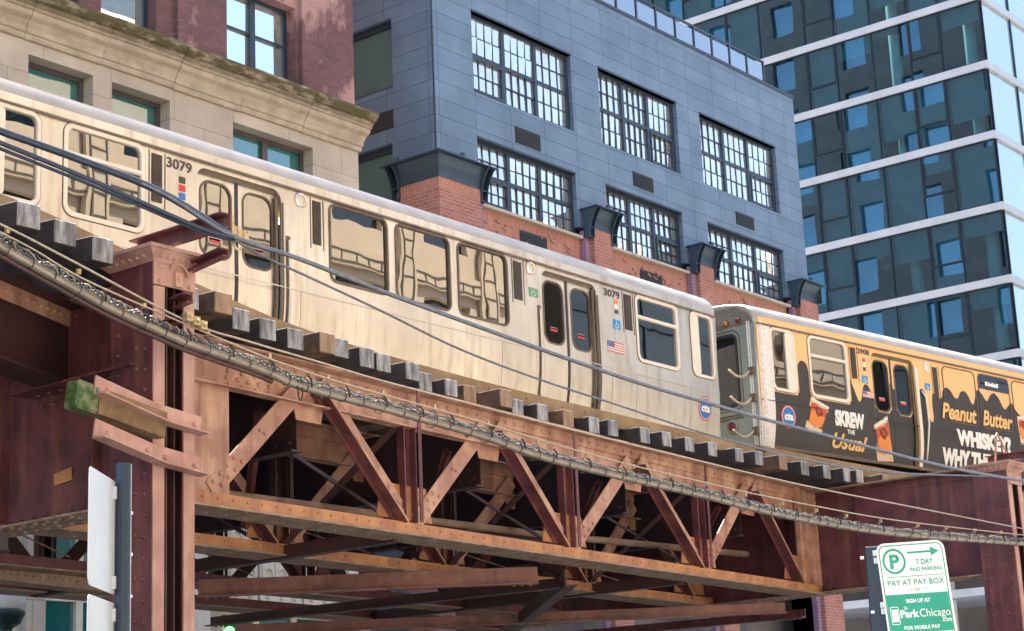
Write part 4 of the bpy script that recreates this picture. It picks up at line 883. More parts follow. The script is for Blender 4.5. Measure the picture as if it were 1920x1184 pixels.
            for c, d in ((a+.03, mid-.025), (mid+.025, b-.03)):
                wa, wb, wz0, wz1 = c+.09, d-.07, 7.93, min(8.86, z1-.12)
                lf = MB(); lf.plate(rect(c, d, ZB+.04, z1-.05), [rr(wa, wb, wz0, wz1, .15, 6)], mp(-dep), .03, (7.1, 7.25, 7.4, 7.55, 7.7)); o = lf.build('door', wall, root)
                fr = MB(); fr.plate(rr(wa-.02, wb+.02, wz0-.02, wz1+.02, .165, 6), [rr(wa+.006, wb-.006, wz0+.006, wz1-.006, .145, 6)], mp(-dep+.008), .02); fr.build('gasket', 'frame_dark', o)
                g_ = MB(); g_.plate(rr(wa-.01, wb+.01, wz0-.01, wz1+.01, .15, 6), (), mp(-dep-.012), .006); g_.build('pane', f.get('g', glass), o)
                stk = MB(); stk.box((wa+wb)/2-.085, (wa+wb)/2+.085, dep+.006, dep+.008, 8.115, 8.17); stk.build('sticker', 'cta_red', o)
                stk = MB(); stk.box((wa+wb)/2-.085, (wa+wb)/2+.085, dep+.006, dep+.009, 8.145, 8.175); stk.build('sticker', 'text_white', o)
            m = MB(); m.plate(rect(mid-.027, mid+.027, ZB+.04, z1-.05), (), mp(-dep+.006), .03, (7.25, 7.4, 7.55, 7.7)); m.build('door_seal', 'rubber', root)
            m = MB(); m.plate(rect(b-.075, b-.03, ZB+.04, z1-.08), (), mp(-.03), .02, (7.25, 7.4, 7.55, 7.7)); m.build('door_pillar', 'frame_dark', root)
            m = MB(); m.plate([(b+.012, ZB+.02), (b+.03, ZB+.02), (b+.03, z1-.15), (b+.012, z1-.15)], (), mp(.012), .02, (7.25, 7.4, 7.55, 7.7)); m.build('door_edge', 'frame_dark', root)
        elif k == 'text': text(f['t'], 'lettering', f['m'], root, lambda u, v, w_: (u, bow(v)-f.get('off', .003)+w_, v), a, b, z0, z1, f.get('bold', .0), f.get('shear', 0), .004, f.get('arc', 0))
        elif k == 'rect':
            m = MB(); m.plate(rect(a, b, z0, z1), (), mp(f.get('off', .003)), .002); m.build(f['n'], f['m'], root)
        elif k == 'flag':
            m = MB(); n_ = 9
            for i in range(n_): m.plate(rect(a, b, z0+(z1-z0)*i/n_, z0+(z1-z0)*(i+1)/n_), (), mp(.003+f.get('off', 0)), .002, mi=0 if i % 2 == 0 else 1)
            m.plate(rect(a, a+(b-a)*.42, z0+(z1-z0)*4/n_, z1), (), mp(.006+f.get('off', 0)), .002, mi=2)
            for i in range(3):
                for j in range(4): m.rev((a+(b-a)*(.05+.1*j), -.006-f.get('off', 0), z1-(z1-z0)*(.1+.16*i)), [(.006, 0), (.004, .0015)], 5, (0, -1, 0), 1)
            m.build('flag_decal', ['flag_red', 'text_white', 'flag_blue'], root)
        elif k == 'roundel':
            r = f['r']; off = f.get('off', 0); cz = z0; m = MB(); cir = lambda q: [(a+q*math.cos(t*math.pi/16), cz+q*math.sin(t*math.pi/16)) for t in range(32)]
            m.plate(cir(r), (), mp(.003+off), .002, mi=0); m.plate(cir(r*.88), (), mp(.0055+off), .002, mi=1); m.plate(cir(r*.82), (), mp(.008+off), .002, mi=2); o = m.build('roundel', ['cta_red', 'text_white', 'cta_blue'], root)
            text('cta', 'lettering', 'text_white', o, lambda u, v, w_: (u, bow(v)-.010-off+w_, v), a-r*.62, a+r*.62, cz-r*.3, cz+r*.32, .055)
        elif k == 'stickers':
            for i, (c, mt) in enumerate(f['s']):
                m = MB(); m.plate(rr(a, b, z1-(z1-z0)*(i+1)/len(f['s'])+.008, z1-(z1-z0)*i/len(f['s'])-.008, .01, 2), (), mp(.004), .004); m.build('sticker', mt, root)
        elif k == 'chair':
            m = MB(); m.plate(rr(a, b, z0, z1, .015, 2), (), mp(.003+f.get('off', 0)), .002, mi=0)
            cx, y = (a+b)/2-.01, -.009-f.get('off', 0); r = (b-a)*.2
            m.tube([(cx+r*math.cos(t*.45), y, z0+(z1-z0)*.36+r*math.sin(t*.45)) for t in range(6, 15)], .0065, 5, 1); m.tube([(cx-.01, y, z1-.03), (cx-.008, y, z0+(z1-z0)*.5), (cx+.03, y, z0+(z1-z0)*.48), (cx+.045, y, z0+.03)], .007, 5, 1)
            m.build('access_symbol', [f.get('m', 'sticker_blue'), 'text_white'], root)
    # end faces
    for s0, s1, isleft in ((0, .05, True), (length-.05, length, False)):
        m = MB(); fx = (lambda u, v, w_: (s0+w_*1.0, u, v)) if isleft else (lambda u, v, w_: (s1-w_, u, v))
        out = [(.07, ZB), (W-.07, ZB), (W-.01, 9.06), (W-.12, 9.25), (W-.4, 9.40), (W/2, 9.47), (.4, 9.40), (.12, 9.25), (.01, 9.06)]
        m.plate(out, [rr(.42, 1.22, 7.72, 8.93, .13), rr(1.62, 2.42, 7.72, 8.93, .13)] if isleft and end_left else (), fx, .05)
        o = m.build('car_end', 'cab_grey' if isleft and end_left else 'stainless_dull', root)
        if isleft and end_left:
            for q in (.42, 1.62):
                f_ = MB(); f_.plate(rr(q-.03, q+.83, 7.69, 8.96, .15), [rr(q+.02, q+.78, 7.74, 8.91, .11)], lambda u, v, w_: (-.012+w_, u, v), .03); ww = f_.build('window', 'rubber', o)
                f_ = MB(); f_.plate(rr(q-.09, q+.89, 7.63, 9.02, .18), [rr(q-.07, q+.87, 7.65, 9.00, .165)], lambda u, v, w_: (-.006+w_, u, v), .01); f_.build('gasket', 'frame_dark', ww)
                g_ = MB(); g_.plate(rr(q, q+.8, 7.72, 8.93, .12), (), lambda u, v, w_: (.02+w_, u, v), .006); g_.build('pane', 'train_glass_dark', ww)
            for q, mt in ((.32, 'lens_red'), (.60, 'lens_amber'), (.88, 'lens_blue')):
                l = MB(); l.rev((-.002, q, 9.15), [(.062, 0), (.062, .02), (.05, .022)], 16, (-1, 0, 0)); h = l.build('marker_light', 'frame_dark', o)
                l = MB(); l.rev((-.022, q, 9.15), [(.05, 0), (.042, .02), (.02, .032)], 14, (-1, 0, 0)); l.build('lens', mt, h, smooth=True)
            l = MB(); l.rev((-.002, .62, 7.36), [(.12, 0), (.12, .02), (.095, .03), (.09, .005)], 18, (-1, 0, 0)); h = l.build('tail_light', 'cab_grey', o); l = MB(); l.rev((-.012, .62, 7.36), [(.075, 0), (.05, .03)], 14, (-1, 0, 0)); l.build('lens', 'lens_red', h)
            for z in (8.22, 7.76, 7.2):
                t = MB(); t.tube([(-.03-.17*math.sin(math.pi*i/8), .16+.0*i, z) if 0 else (-.02-.40*i/8, .12+.02*i, z+.02-.13*math.sin(math.pi*i/8)+.02*(8-i)/8) for i in range(9)], .022, 7); t.build('safety_hose', 'hose', root, smooth=True)
                t = MB(); t.box(-.06, .0, .05, .16, z-.05, z+.08); t.rivet((-.06, .1, z), (-1, 0, 0), .02); t.build('hose_bracket', 'frame_dark', o)
            l = MB(); l.box(-.02, .0, .35, 1.0, 7.54, 7.56); l.box(-.02, 0, .35, .9, 7.49, 7.505); l.build('step_rail', 'frame_dark', o)
    return body
# --- stainless car
X1 = 11.22; K1 = empty('train_car', (X1, 16, 0), local=True, label='plain stainless steel train car with number 3079, passing on the left', cat='train car', group='train cars coupled on the elevated track')
def fx(*t, **k): d = dict(k='', **k); return d
def F(k, a, b, z0, z1, org=X1, **kw): return dict(k=k, a=a-org, b=b-org, z0=z0, z1=z1, **kw)
WZ0, WZ1 = 7.98, 9.02
f1 = [F('cab', 11.42, 12.10, WZ0, WZ1, blind='l'), F('sash', 12.46, 13.57, WZ0, WZ1), F('louver', 13.70, 13.86, 8.39, 8.98), F('text', 13.93, 14.32, 8.86, 8.99, t='3079', m='text_black', bold=.02),
      F('door', 14.40, 15.80, 7, 8.985), F('slot', 15.87, 15.95, 0, 8.42), F('speaker', 16.14, 0, 8.94, 0), F('louver', 16.35, 16.50, 8.41, 8.99),
      F('win', 16.66, 17.75, WZ0, WZ1), F('win', 17.92, 19.02, WZ0, WZ1), F('win', 19.20, 20.29, WZ0, WZ1), F('louver', 20.44, 20.63, 8.42, 8.99), F('speaker', 20.84, 0, 8.95, 0),
      F('chair', 20.78, 21.0, 8.52, 8.66, m='sticker_green'), F('slot', 20.97, 21.05, 0, 8.42), F('door', 21.10, 22.46, 7, 8.985), F('text', 22.66, 23.08, 8.87, 8.99, t='3079', m='text_black', bold=.02),
      F('stickers', 22.92, 23.02, 8.62, 8.86, s=[(0, 'drink_orange'), (0, 'text_white'), (0, 'text_black')]), F('stickers', 14.12, 14.22, 8.50, 8.80, s=[(0, 'text_black'), (0, 'cta_red'), (0, 'cta_blue')]),
      F('chair', 22.86, 23.06, 8.38, 8.53), F('flag', 22.68, 23.12, 8.0, 8.17), F('louver', 23.18, 23.38, 8.42, 8.99), F('sash', 23.50, 24.64, WZ0, WZ1), F('cab', 25.05, 25.68, WZ0, WZ1, blind='l'), dict(k='roundel', a=25.34-X1, z0=7.45, r=.20)]
train_car(K1, 14.62, 'stainless', 'stainless_dull', f1, False)
for r_ in ((13.1, .35), (17.0, 1.2)): pass
# --- wrapped car, swung a little on the curve
d2 = Vector((.9912, -.1324, 0)); O2 = Vector((27.01, 15.68, 0))-d2*.40
K2 = empty('train_car', tuple(O2), rz=math.atan2(d2.y, d2.x), local=True, label='train car wrapped in an orange and black peanut butter whiskey advert', cat='train car', group='train cars coupled on the elevated track')
o2 = -.40
G = lambda k, a, b, z0, z1, **kw: F(k, a, b, z0, z1, org=o2, **kw)
f2 = [G('cab', .0, .63, 7.96, 9.02, blind='r'), G('sash', 1.05, 2.12, 7.96, 9.02), G('louver', 2.26, 2.42, 8.41, 8.98), G('text', 2.47, 2.84, 8.89, 8.99, t='2908', m='text_black', bold=.03),
      G('door', 2.88, 4.22, 7, 8.97), G('speaker', 4.63, 0, 8.90, 0, m='trim_cream'), G('louver', 4.82, 4.97, 8.35, 8.93), G('wrapwin', 5.13, 6.24, 7.93, 9.0), G('wrapwin', 6.34, 7.44, 7.93, 9.0), G('wrapwin', 7.54, 8.64, 7.93, 9.0),
      G('rect', 6.37, 7.42, 8.70, 8.985, n='destination_window', m='train_glass_dark', off=.006), G('rect', 6.57, 7.06, 8.76, 8.87, n='destination_sign', m='frame_dark', off=.010), G('text', 6.60, 7.03, 8.78, 8.855, t='Kimball', m='sign_text', off=.012),
      G('stickers', 2.62, 2.70, 8.58, 8.83, s=[(0, 'cta_red'), (0, 'text_white'), (0, 'text_black')]), G('chair', 2.55, 2.73, 8.36, 8.50), G('flag', 2.53, 2.84, 8.10, 8.22, off=.004), G('chair', 4.52, 4.70, 8.46, 8.59, m='sticker_blue'),
      G('text', 1.64, 2.50, 7.49, 7.78, t='SKREW', m='text_white', bold=.065, off=.012), G('text', 1.98, 2.20, 7.38, 7.46, t='THE', m='text_white', bold=.03, off=.012), G('text', 1.56, 2.58, 7.10, 7.37, t='Usual', m='text_orange', bold=.03, shear=.35, off=.012),
      G('text', 5.42, 7.28, 7.50, 7.82, t='WHISKEY?', m='text_white', bold=.065, off=.012), G('text', 4.92, 7.45, 7.08, 7.42, t='WHY THE HELL', m='text_white', bold=.065, off=.012),
      G('text', 4.98, 6.16, 7.97, 8.28, t='Peanut', m='text_orange', bold=.03, shear=.3, off=.016), G('text', 6.36, 7.42, 7.97, 8.28, t='Butter', m='text_orange', bold=.03, shear=.3, off=.016), dict(k='roundel', a=.34-o2, z0=7.51, r=.20, off=.008)]
train_car(K2, 14.62, 'wrap_orange', 'wrap_black', f2, True, 'train_glass_low')
def sheet(pts, mat, name, off=.004, th=.003, dy=0, parent=K2, cuts=(7.1, 7.25, 7.4, 7.55, 7.7)):
    m = MB(); m.plate([(x-o2, z) for x, z in pts], (), lambda u, v, w_: (u, bow(v)-off+w_+dy, v), th, cuts); return m.build(name, mat, parent)
def smooth2(p, n=6): return [(v.x, v.y) for v in spline([Vector((a, b, 0)) for a, b in p], n)]
e_ = .045
d1 = [(-.005, ZB+.002), (2.872, ZB+.002), (2.872, 8.10)]+smooth2([(2.872, 8.10), (2.80, 8.20), (2.72, 8.32), (2.62, 8.335), (2.55, 8.24), (2.49, 8.07), (2.42, 8.0), (2.36, 8.06), (2.28, 8.22), (2.19, 8.38)])[1:]+[(2.19, 8.38), (2.19, 8.0), (2.12, 7.91), (1.05, 7.91), (.995, 8.02), (.995, 8.36)]+smooth2([(.995, 8.36), (.96, 8.48), (.88, 8.54), (.78, 8.53), (.70, 8.45)])[1:]+[(.70, 8.0), (.64, 7.91), (.0, 7.91)]
def dedupe(p):
    out = []
    for q in p:
        if not out or abs(q[0]-out[-1][0])+abs(q[1]-out[-1][1]) > 1e-4: out.append(q)
    return out
sheet(dedupe(d1), 'wrap_black', 'wrap_panel')
d2_ = [(4.235, ZB+.002), (14.1, ZB+.002), (14.1, 8.2), (9.0, 8.4)]+smooth2([(9.0, 8.4), (8.5, 8.5), (8.0, 8.30), (7.73, 8.32), (7.55, 8.47), (7.47, 8.53), (7.36, 8.46), (7.24, 8.38), (7.15, 8.42), (7.03, 8.58), (6.88, 8.66), (6.74, 8.60), (6.62, 8.48), (6.54, 8.50), (6.44, 8.60), (6.30, 8.66), (6.20, 8.50), (6.12, 8.36), (6.04, 8.38), (5.96, 8.50), (5.84, 8.58), (5.70, 8.54), (5.60, 8.42), (5.48, 8.42), (5.36, 8.54), (5.22, 8.58), (5.10, 8.50), (5.06, 8.38), (4.98, 8.34), (4.86, 8.38), (4.76, 8.42), (4.715, 8.20), (4.72, 7.95), (4.66, 7.86), (4.58, 7.92), (4.55, 8.15), (4.50, 8.40), (4.40, 8.46), (4.30, 8.40), (4.235, 8.30)])[1:]
sheet(dedupe(d2_), 'wrap_black', 'wrap_panel')
for a, b, l1, l2 in ((2.91, 3.525, 8.30, 8.45), (3.575, 4.19, 8.36, 8.26)):
    wa, wb = a+.06, b-.04
    sheet([(a+.005, ZB+.05), (b-.005, ZB+.05), (b-.005, l2), (wb+.012, l2+.02), (wb+.012, 7.99), (wb-.08, 7.90), (wa+.12, 7.90), (wa+.012, 7.99), (wa+.012, l1), (a+.005, l1+.03)], 'wrap_black', 'wrap_panel', dy=.07)
# corner post of ribbed white metal
m = MB()
for i in range(7): t = i*15; m.rev((.16-.15*math.cos(R(t)), .16-.165*math.sin(R(t)), ZB), [(.022, 0), (.022, 2.16)], 6)
m.box(.16, .40, -.008, .0, 7.75, 9.05); m.plate(rect(.16, .40, ZB, 7.75), (), lambda u, v, w_: (u, bow(v)-.008+w_, v), .01, (7.1, 7.25, 7.4, 7.55, 7.7)); m.build('corner_post', 'ribbed_white', K2)
# drinks pictured on the wrap
def drink(pts, name='drink_picture'):
    a, b, c, d = [Vector((x, z)) for x, z in pts]   # top left, top right, bottom right, bottom left
    def q(u, v): p = (a*(1-u)+b*u)*(1-v)+(d*(1-u)+c*u)*v; return (p.x-o2, p.y)
    m = MB(); pf = lambda off: (lambda u, v, w_: (u, bow(v)-off+w_, v))
    m.plate([q(0, 0), q(1, 0), q(1, 1), q(0, 1)][::-1], (), pf(.010), .002, mi=0)
    m.plate([q(.07, .16), q(.3, .13), q(.6, .17), q(.94, .12), q(.9, .62), q(.5, .70), q(.1, .66)][::-1], (), pf(.013), .002, mi=1)
    m.plate([q(.1, .42), q(.35, .36), q(.6, .45), q(.92, .40), q(.88, .76), q(.5, .84), q(.12, .78)][::-1], (), pf(.016), .002, mi=2)
    m.plate([q(.3, .22), q(.62, .2), q(.78, .36), q(.55, .5), q(.38, .42)][::-1], (), pf(.019), .002, mi=3)
    m.plate([q(.42, .27), q(.55, .26), q(.6, .36), q(.48, .4)][::-1], (), pf(.022), .002, mi=1)
    m.plate([q(.04, .03), q(.96, .03), q(.95, .08), q(.05, .09)][::-1], (), pf(.019), .002, mi=4)
    m.build(name, ['drink_glass', 'drink_red', 'drink_orange', 'drink_dark', 'text_white'], K2)
drink([(1.00, 7.93), (1.50, 7.80), (1.24, 7.28), (.80, 7.38)])
drink([(2.78, 7.62), (3.22, 7.83), (3.40, 7.02), (2.92, 6.99)])
drink([(7.62, 8.28), (8.0, 8.34), (8.05, 7.75), (7.66, 7.72)])
# brass-coloured grab rails beside the wrapped doors
m = MB(); m.tube([(4.38-o2, -.02, 8.42), (4.44-o2, -.06, 8.30), (4.46-o2, -.06, 7.8), (4.44-o2, -.0, 7.4), (4.42-o2, .05, 7.1)], .018, 7); m.build('grab_rail', 'trim_cream', K2, smooth=True)
m = MB(); m.plate(rect(4.225-o2, 4.315-o2, ZB+.05, 8.85), (), lambda u, v, w_: (u, bow(v)-.014+w_, v), .02, (7.25, 7.4, 7.55, 7.7)); m.build('door_pillar', 'trim_cream', K2)

# ================================================================== overhead lines in front of the structure
def line(pts, Y0, Y1, r, mat, name, label, cat, group=None, n=8):
    P = [aY(x, y, Y0+(Y1-Y0)*max(0, min(1, (x-150)/1700))) for x, y in pts]; m = MB(); m.tube(spline(P, 6), r, n); o = m.build(name, mat, smooth=True); tag(o, label, cat, group); return o
P1 = [(-120, 200), (0, 246), (150, 300), (300, 360), (431, 441), (562, 486), (720, 548), (900, 614), (1050, 668), (1200, 719), (1320, 754), (1425, 784), (1575, 824), (1725, 864), (1845, 890), (1990, 912)]
line(P1, 10.62, 10.5, .021, 'cable_steel', 'power_cable', 'thick upper power cable crossing in front of the train windows', 'cable', 'overhead cables')
line(P1[:5], 10.62, 10.615, .030, 'cable_black', 'insulated_sleeve', 'black insulated sleeve over the upper cable left of the column arm', 'cable sleeve')
line([(-120, 222), (0, 268), (187, 345), (375, 428), (436, 445)], 10.6, 10.6, .019, 'cable_black', 'power_cable', 'upper one of the paired thin black cables running up to the column arm', 'cable', 'overhead cables')
line([(-120, 232), (0, 279), (187, 354), (375, 434), (440, 450)], 10.64, 10.64, .014, 'cable_black', 'power_cable', 'lower one of the paired thin black cables running up to the column arm', 'cable', 'overhead cables')
line([(440, 450), (500, 484), (562, 512), (712, 582), (862, 655), (1012, 712), (1162, 761), (1294, 805), (1400, 835), (1500, 860), (1612, 880), (1732, 890), (1860, 893)], 10.62, 10.5, .011, 'cable_steel', 'power_cable', 'thin grey cable sagging below the thick one across the car doors', 'cable', 'overhead cables')
line([(-80, 392), (0, 421), (130, 487), (349, 602), (470, 642), (600, 680), (722, 716), (922, 768), (1200, 838), (1500, 909), (1700, 949), (1990, 1006)], 11.0, 10.7, .009, 'guy_wire', 'guy_wire', 'upper plain guy wire strung just above the conduit bundle', 'wire', 'guy wires', 6)
g2 = [(-60, 405), (0, 436), (64, 469), (157, 524), (322, 597), (450, 651), (510, 675), (622, 713), (739, 746), (892, 789), (1031, 831), (1185, 873), (1312, 903), (1402, 924), (1537, 951), (1687, 977), (1912, 1003), (1990, 1010)]
line(g2, 11.02, 10.72, .008, 'guy_wire', 'guy_wire', 'lower guy wire carrying the small clamps of the conduit bundle', 'wire', 'guy wires', 6)
cp = [(-80, 405), (0, 462), (112, 526), (210, 580), (300, 621), (360, 647), (487, 692), (562, 724), (712, 764), (900, 817), (1012, 856), (1162, 894), (1312, 928), (1425, 957), (1537, 980), (1687, 1002), (1912, 1019), (1990, 1024)]
cond = line(cp, 11.1, 10.8, .036, 'conduit', 'cable_bundle', 'grey conduit wrapped with twisted wires and dark ties, strung across the steelwork', 'conduit', n=12)
def onb(pts, i, dz=0, dy=0): pass
def path3(pts, dy=0, n=8):
    P = [aY(x, y, 11.1-.3*max(0, min(1, (x-150)/1700))+dy) for x, y in pts]; return spline(P, n)
cpath = path3(cp, 0, 14); gpath = path3(g2, -.04, 14)
rnd = random.Random(5)
for q in range(3):     # loose strands that wander along the top of the conduit
    m = MB(); pts = []
    for i, p in enumerate(cpath):
        for s_ in (0, .5):
            nxt = cpath[min(i+1, len(cpath)-1)]; b = p+(nxt-p)*s_; ph = (i+s_)*1.35+q*2.1
            pts.append(b+Vector((0, -.03+.02*math.cos(ph), .052+.018*math.sin(ph)+.008*rnd.uniform(-1, 1))))
    m.tube(pts, .0065, 5); m.build('wrapped_wire', 'wrap_wire' if q else 'guy_wire', cond, smooth=True)
m = MB(); m.tube([p+Vector((0, .03, -.05)) for p in cpath[:90]], .022, 8); m.build('lower_conduit', 'steel_dark', cond, smooth=True)
m = MB(); m.tube([p+Vector((0, .02, .055)) for p in cpath], .015, 8); m.build('upper_conduit', 'conduit', cond, smooth=True)
tot = 0; last = None; k = 0
for p in cpath:
    if last is None or (p-last).length > .20:
        last = p; k += 1; m = MB(); r = .052 if k % 3 else .07; c = p+Vector((0, -.0, .025))
        m.tube([c+Vector((.012*math.sin(t*2), r*math.cos(t), (r+.01)*math.sin(t))) for t in [i*math.pi/6 for i in range(12)]], .0045, 4, closed=True)
        if k % 2: m.tube([c+Vector((0, -.05, .07)), c+Vector((.02, -.07, .03)), c+Vector((.035, -.06, -.03))], .008, 4)
        m.build('cable_tie', 'rubber', cond)
        if k % 3 == 0: cl_ = MB(); cl_.box(c.x-.014, c.x+.014, c.y-.05, c.y-.02, c.z+.085, c.z+.125); cl_.build('clamp', 'clamp_metal', cond)
m = MB(); c = aY(566, 716, 10.98); m.tube([c+Vector((.03*math.sin(t), .02, .11*math.cos(t)-.05)) for t in [i*math.pi/7 for i in range(13)]], .007, 5); m.build('loose_loop', 'rubber', cond)
# fittings at the arm end
ft = MB(); c = aX(431, 441, 9.98)
ft.box(c.x-.05, c.x-.03, c.y-.08, c.y+.02, c.z-.02, c.z+.14); 
for i in range(3): ft.box(c.x-.02+i*.07, c.x+.025+i*.07, c.y-.05, c.y+.01, c.z-.01-.02*i, c.z+.07-.02*i); ft.rev((c.x+i*.07, c.y-.02, c.z+.05-.02*i), [(.018, 0), (.018, .05)], 6)
ft.tube([c+Vector((.05*math.sin(t)+.06, -.03, .07*math.cos(t)-.05)) for t in [i*math.pi/6 for i in range(12)]], .012, 6, closed=True)
tag(ft.build('cable_clamp', 'clamp_metal'), 'brassy cable clamp with a hanging ring at the tip of the left column arm', 'clamp')
ft = MB(); c = aY(350, 598, 10.95)
for i in range(3): ft.box(c.x-.02+i*.075, c.x+.045+i*.075, c.y-.03, c.y+.03, c.z-.02-.022*i, c.z+.05-.022*i); ft.rev((c.x+.012+i*.075, c.y-.03, c.z+.012-.022*i), [(.018, 0), (.012, .02)], 7, (0, -1, 0))
tag(ft.build('wire_clamp', 'clamp_metal'), 'cream three bolt wire clamp on the guy wire in front of the left column', 'clamp')
br = MB(); c = aX(1835, 880, 25.1)
br.tube([(25.0, 11.0, 5.82), (25.0, 10.95, 6.2), (25.04, 10.95, 6.24), (25.1, 10.95, 6.2), (25.3, 10.9, 5.84)], .016, 6); sub(br.build('wire_bracket', 'steel_pink', cr))

# ================================================================== street signs
def rays(px, py, d): rr_ = ray(px, py); return CAM+rr_*(d/math.hypot(rr_.x, rr_.y))
# parking sign on the right: faces the camera
sc = rays(1715, 1120, 7.75); look = (Vector((sc.x, sc.y, 0))-Vector((0, 0, 0))).normalized(); rgt = Vector((look.y, -look.x, 0)); rgt = (rgt-look*.05).normalized(); nrm = Vector((-rgt.y, rgt.x, 0))
PS = empty('parking_sign', (sc.x, sc.y, 0), label='green and white paid parking sign on a dark blue post', cat='street sign')
tl = rays(1641, 1021, 7.75); upv = Vector((0, 0, 1))*.997+rgt*(-.055); upv.normalize(); dwn = -upv
Wd, Ht = .305, .457; 
def sgn(u, v, w_): return tl+rgt*u*.885+upv*(v-Ht)+nrm*w_   # u right, v up from the lower edge, w back
m = MB(); m.plate(rr(0, Wd, 0, Ht, .035), (), sgn, .004); face = m.build('sign_panel', 'sign_face', PS)
def sp(pts, mat, name, off, holes=()): m = MB(); m.plate(pts, holes, lambda u, v, w_: sgn(u, v, w_-off), .0008); return m.build(name, mat, face)
def st(s, mat, x0, x1, y0, y1, bold=0, off=.003): return text(s, 'lettering', mat, face, lambda u, v, w_: sgn(u, v, w_-off+.002), x0, x1, y0, y1, bold, 0, .0008)
Y_ = lambda t: Ht-t
sp(rr(.009, Wd-.009, .009, Ht-.009, .028), 'sign_green', 'border', .0015, [rr(.0135, Wd-.0135, .0135, Ht-.0135, .024)])
sp(rect(.0145, Wd-.0145, Y_(.363), Y_(.209)), 'sign_green', 'green_field', .0015); sp(rr(.0145, Wd-.0145, .0145, Y_(.366), .02), 'sign_lime', 'zone_field', .0015)
sp([(.073+.052*math.cos(t*math.pi/20), Y_(.075)+.052*math.sin(t*math.pi/20)) for t in range(40)], 'sign_green', 'ring', .0015, [[(.073+.0425*math.cos(t*math.pi/20), Y_(.075)+.0425*math.sin(t*math.pi/20)) for t in range(40)]])
st('P', 'sign_green', .053, .098, Y_(.106), Y_(.047), .035)
sp([(.137, Y_(.0475)), (.240, Y_(.0475)), (.240, Y_(.062)), (.279, Y_(.0435)), (.240, Y_(.025)), (.240, Y_(.0395)), (.137, Y_(.0395))], 'sign_green', 'arrow', .0015)
st('7 DAY', 'sign_green', .170, .246, Y_(.094), Y_(.071), .02); st('PAID PARKING', 'sign_green', .140, .280, Y_(.120), Y_(.104), .015)
sp(rect(.030, .282, Y_(.1395), Y_(.137)), 'sign_green', 'rule', .0015); st('PAY AT PAY BOX', 'sign_green', .030, .283, Y_(.175), Y_(.151), .01); st('OR', 'sign_green', .145, .170, Y_(.199), Y_(.187), .0)
sp(rect(.104, .138, Y_(.1935), Y_(.192)), 'sign_green', 'rule', .0015); sp(rect(.177, .208, Y_(.1935), Y_(.192)), 'sign_green', 'rule', .0015)
st('SIGN UP AT', 'text_white', .100, .208, Y_(.245), Y_(.229), .025); st('Park', 'text_white', .067, .150, Y_(.303), Y_(.272), .035); st('Chicago', 'text_white', .153, .288, Y_(.313), Y_(.271), .0); st('.com', 'text_white', .246, .289, Y_(.327), Y_(.314), .01)
sp(rr(.024, .062, Y_(.329), Y_(.257), .006, 3), 'text_white', 'phone_symbol', .0025, [rr(.0265, .0595, Y_(.3265), Y_(.2595), .004, 3)]); sp(rect(.029, .057, Y_(.318), Y_(.268)), 'text_white', 'phone_screen', .0025)
for q in (.007, .012, .017): sp([(.088+q*math.cos(R(t)), Y_(.275)+q*math.sin(R(t))) for t in range(20, 101, 16)]+[(.088+(q-.002)*math.cos(R(t)), Y_(.275)+(q-.002)*math.sin(R(t))) for t in range(100, 19, -16)], 'text_white', 'signal_arc', .0035)
st('FOR MOBILE PAY', 'text_white', .075, .235, Y_(.351), Y_(.336), .025); sp(rect(.02, .285, Y_(.3665), Y_(.364)), 'text_white', 'rule', .0025)
st('545 599', 'text_white', .095, .268, Y_(.402), Y_(.371), .03, .0045)
pt, pb = rays(1638, 1026, 7.84), rays(1662, 1184, 7.84); 
pdir = (pt-pb).normalized(); m = MB(); m.beam(pt, Vector((pt.x-.05, pt.y+.01, -.02)), .072, .05, up=look); m.beam(pt+rgt*.033, Vector((pt.x-.05, pt.y+.01, -.02))+rgt*.033, .008, .058, up=look); m.build('post', 'post_blue', PS, bevel=.004)
for t_ in (.035, .065, .245, .27):
    b = sgn(-.004, Ht-t_, .012); m = MB(); m.beam(b-rgt*.012, b+rgt*.014, .022, .018, up=look); m.rev(b-look*.01, [(.006, 0), (.006, .01), (.003, .013)], 7, -look); m.build('clip', 'galvanised', PS)
m = MB(); b = sgn(-.062, Ht-.048, .03); m.rev(b, [(.006, 0), (.006, .014)], 7, -rgt); m.build('bolt', 'galvanised', PS); m = MB(); b = sgn(-.05, Ht-.27, .03); m.rev(b, [(.006, 0), (.006, .014)], 7, -rgt); m.build('bolt', 'galvanised', PS)
# backs of two traffic signs on the left post
pp = rays(231, 870, 7.3); TS = empty('traffic_sign', (pp.x, pp.y, 0), label='bare metal backs of two signs on a blue black post at the left', cat='street sign')
m = MB(); bot = rays(229, 1184, 7.3); m.tube([(pp.x, pp.y, -.02), tuple(pp)], .0305, 16); 
sdv = rays(1126, 1473, 7); sdir = Vector((sdv.x, sdv.y, 0)).normalized(); snr = Vector((-sdir.y, sdir.x, 0))
m.build('post', 'post_blue', TS, smooth=False)
m = MB(); v_ = Vector((math.sin(HEAD+.9), math.cos(HEAD+.9), 0)); m.beam(pp+v_*.0315, Vector((pp.x, pp.y, 0))+v_*.0315, .012, .004, up=v_); 
for k in range(8): m.rev(pp+v_*.033+Vector((0, 0, -.19-.38*k*.42)), [(.007, 0), (.006, .008)], 7, v_)
m.build('edge_strip', 'galvanised', TS)
for z1, nm in ((aY(172, 873, 1).z, 0),): pass
jo = pp-_r*.024; jo.z = 0
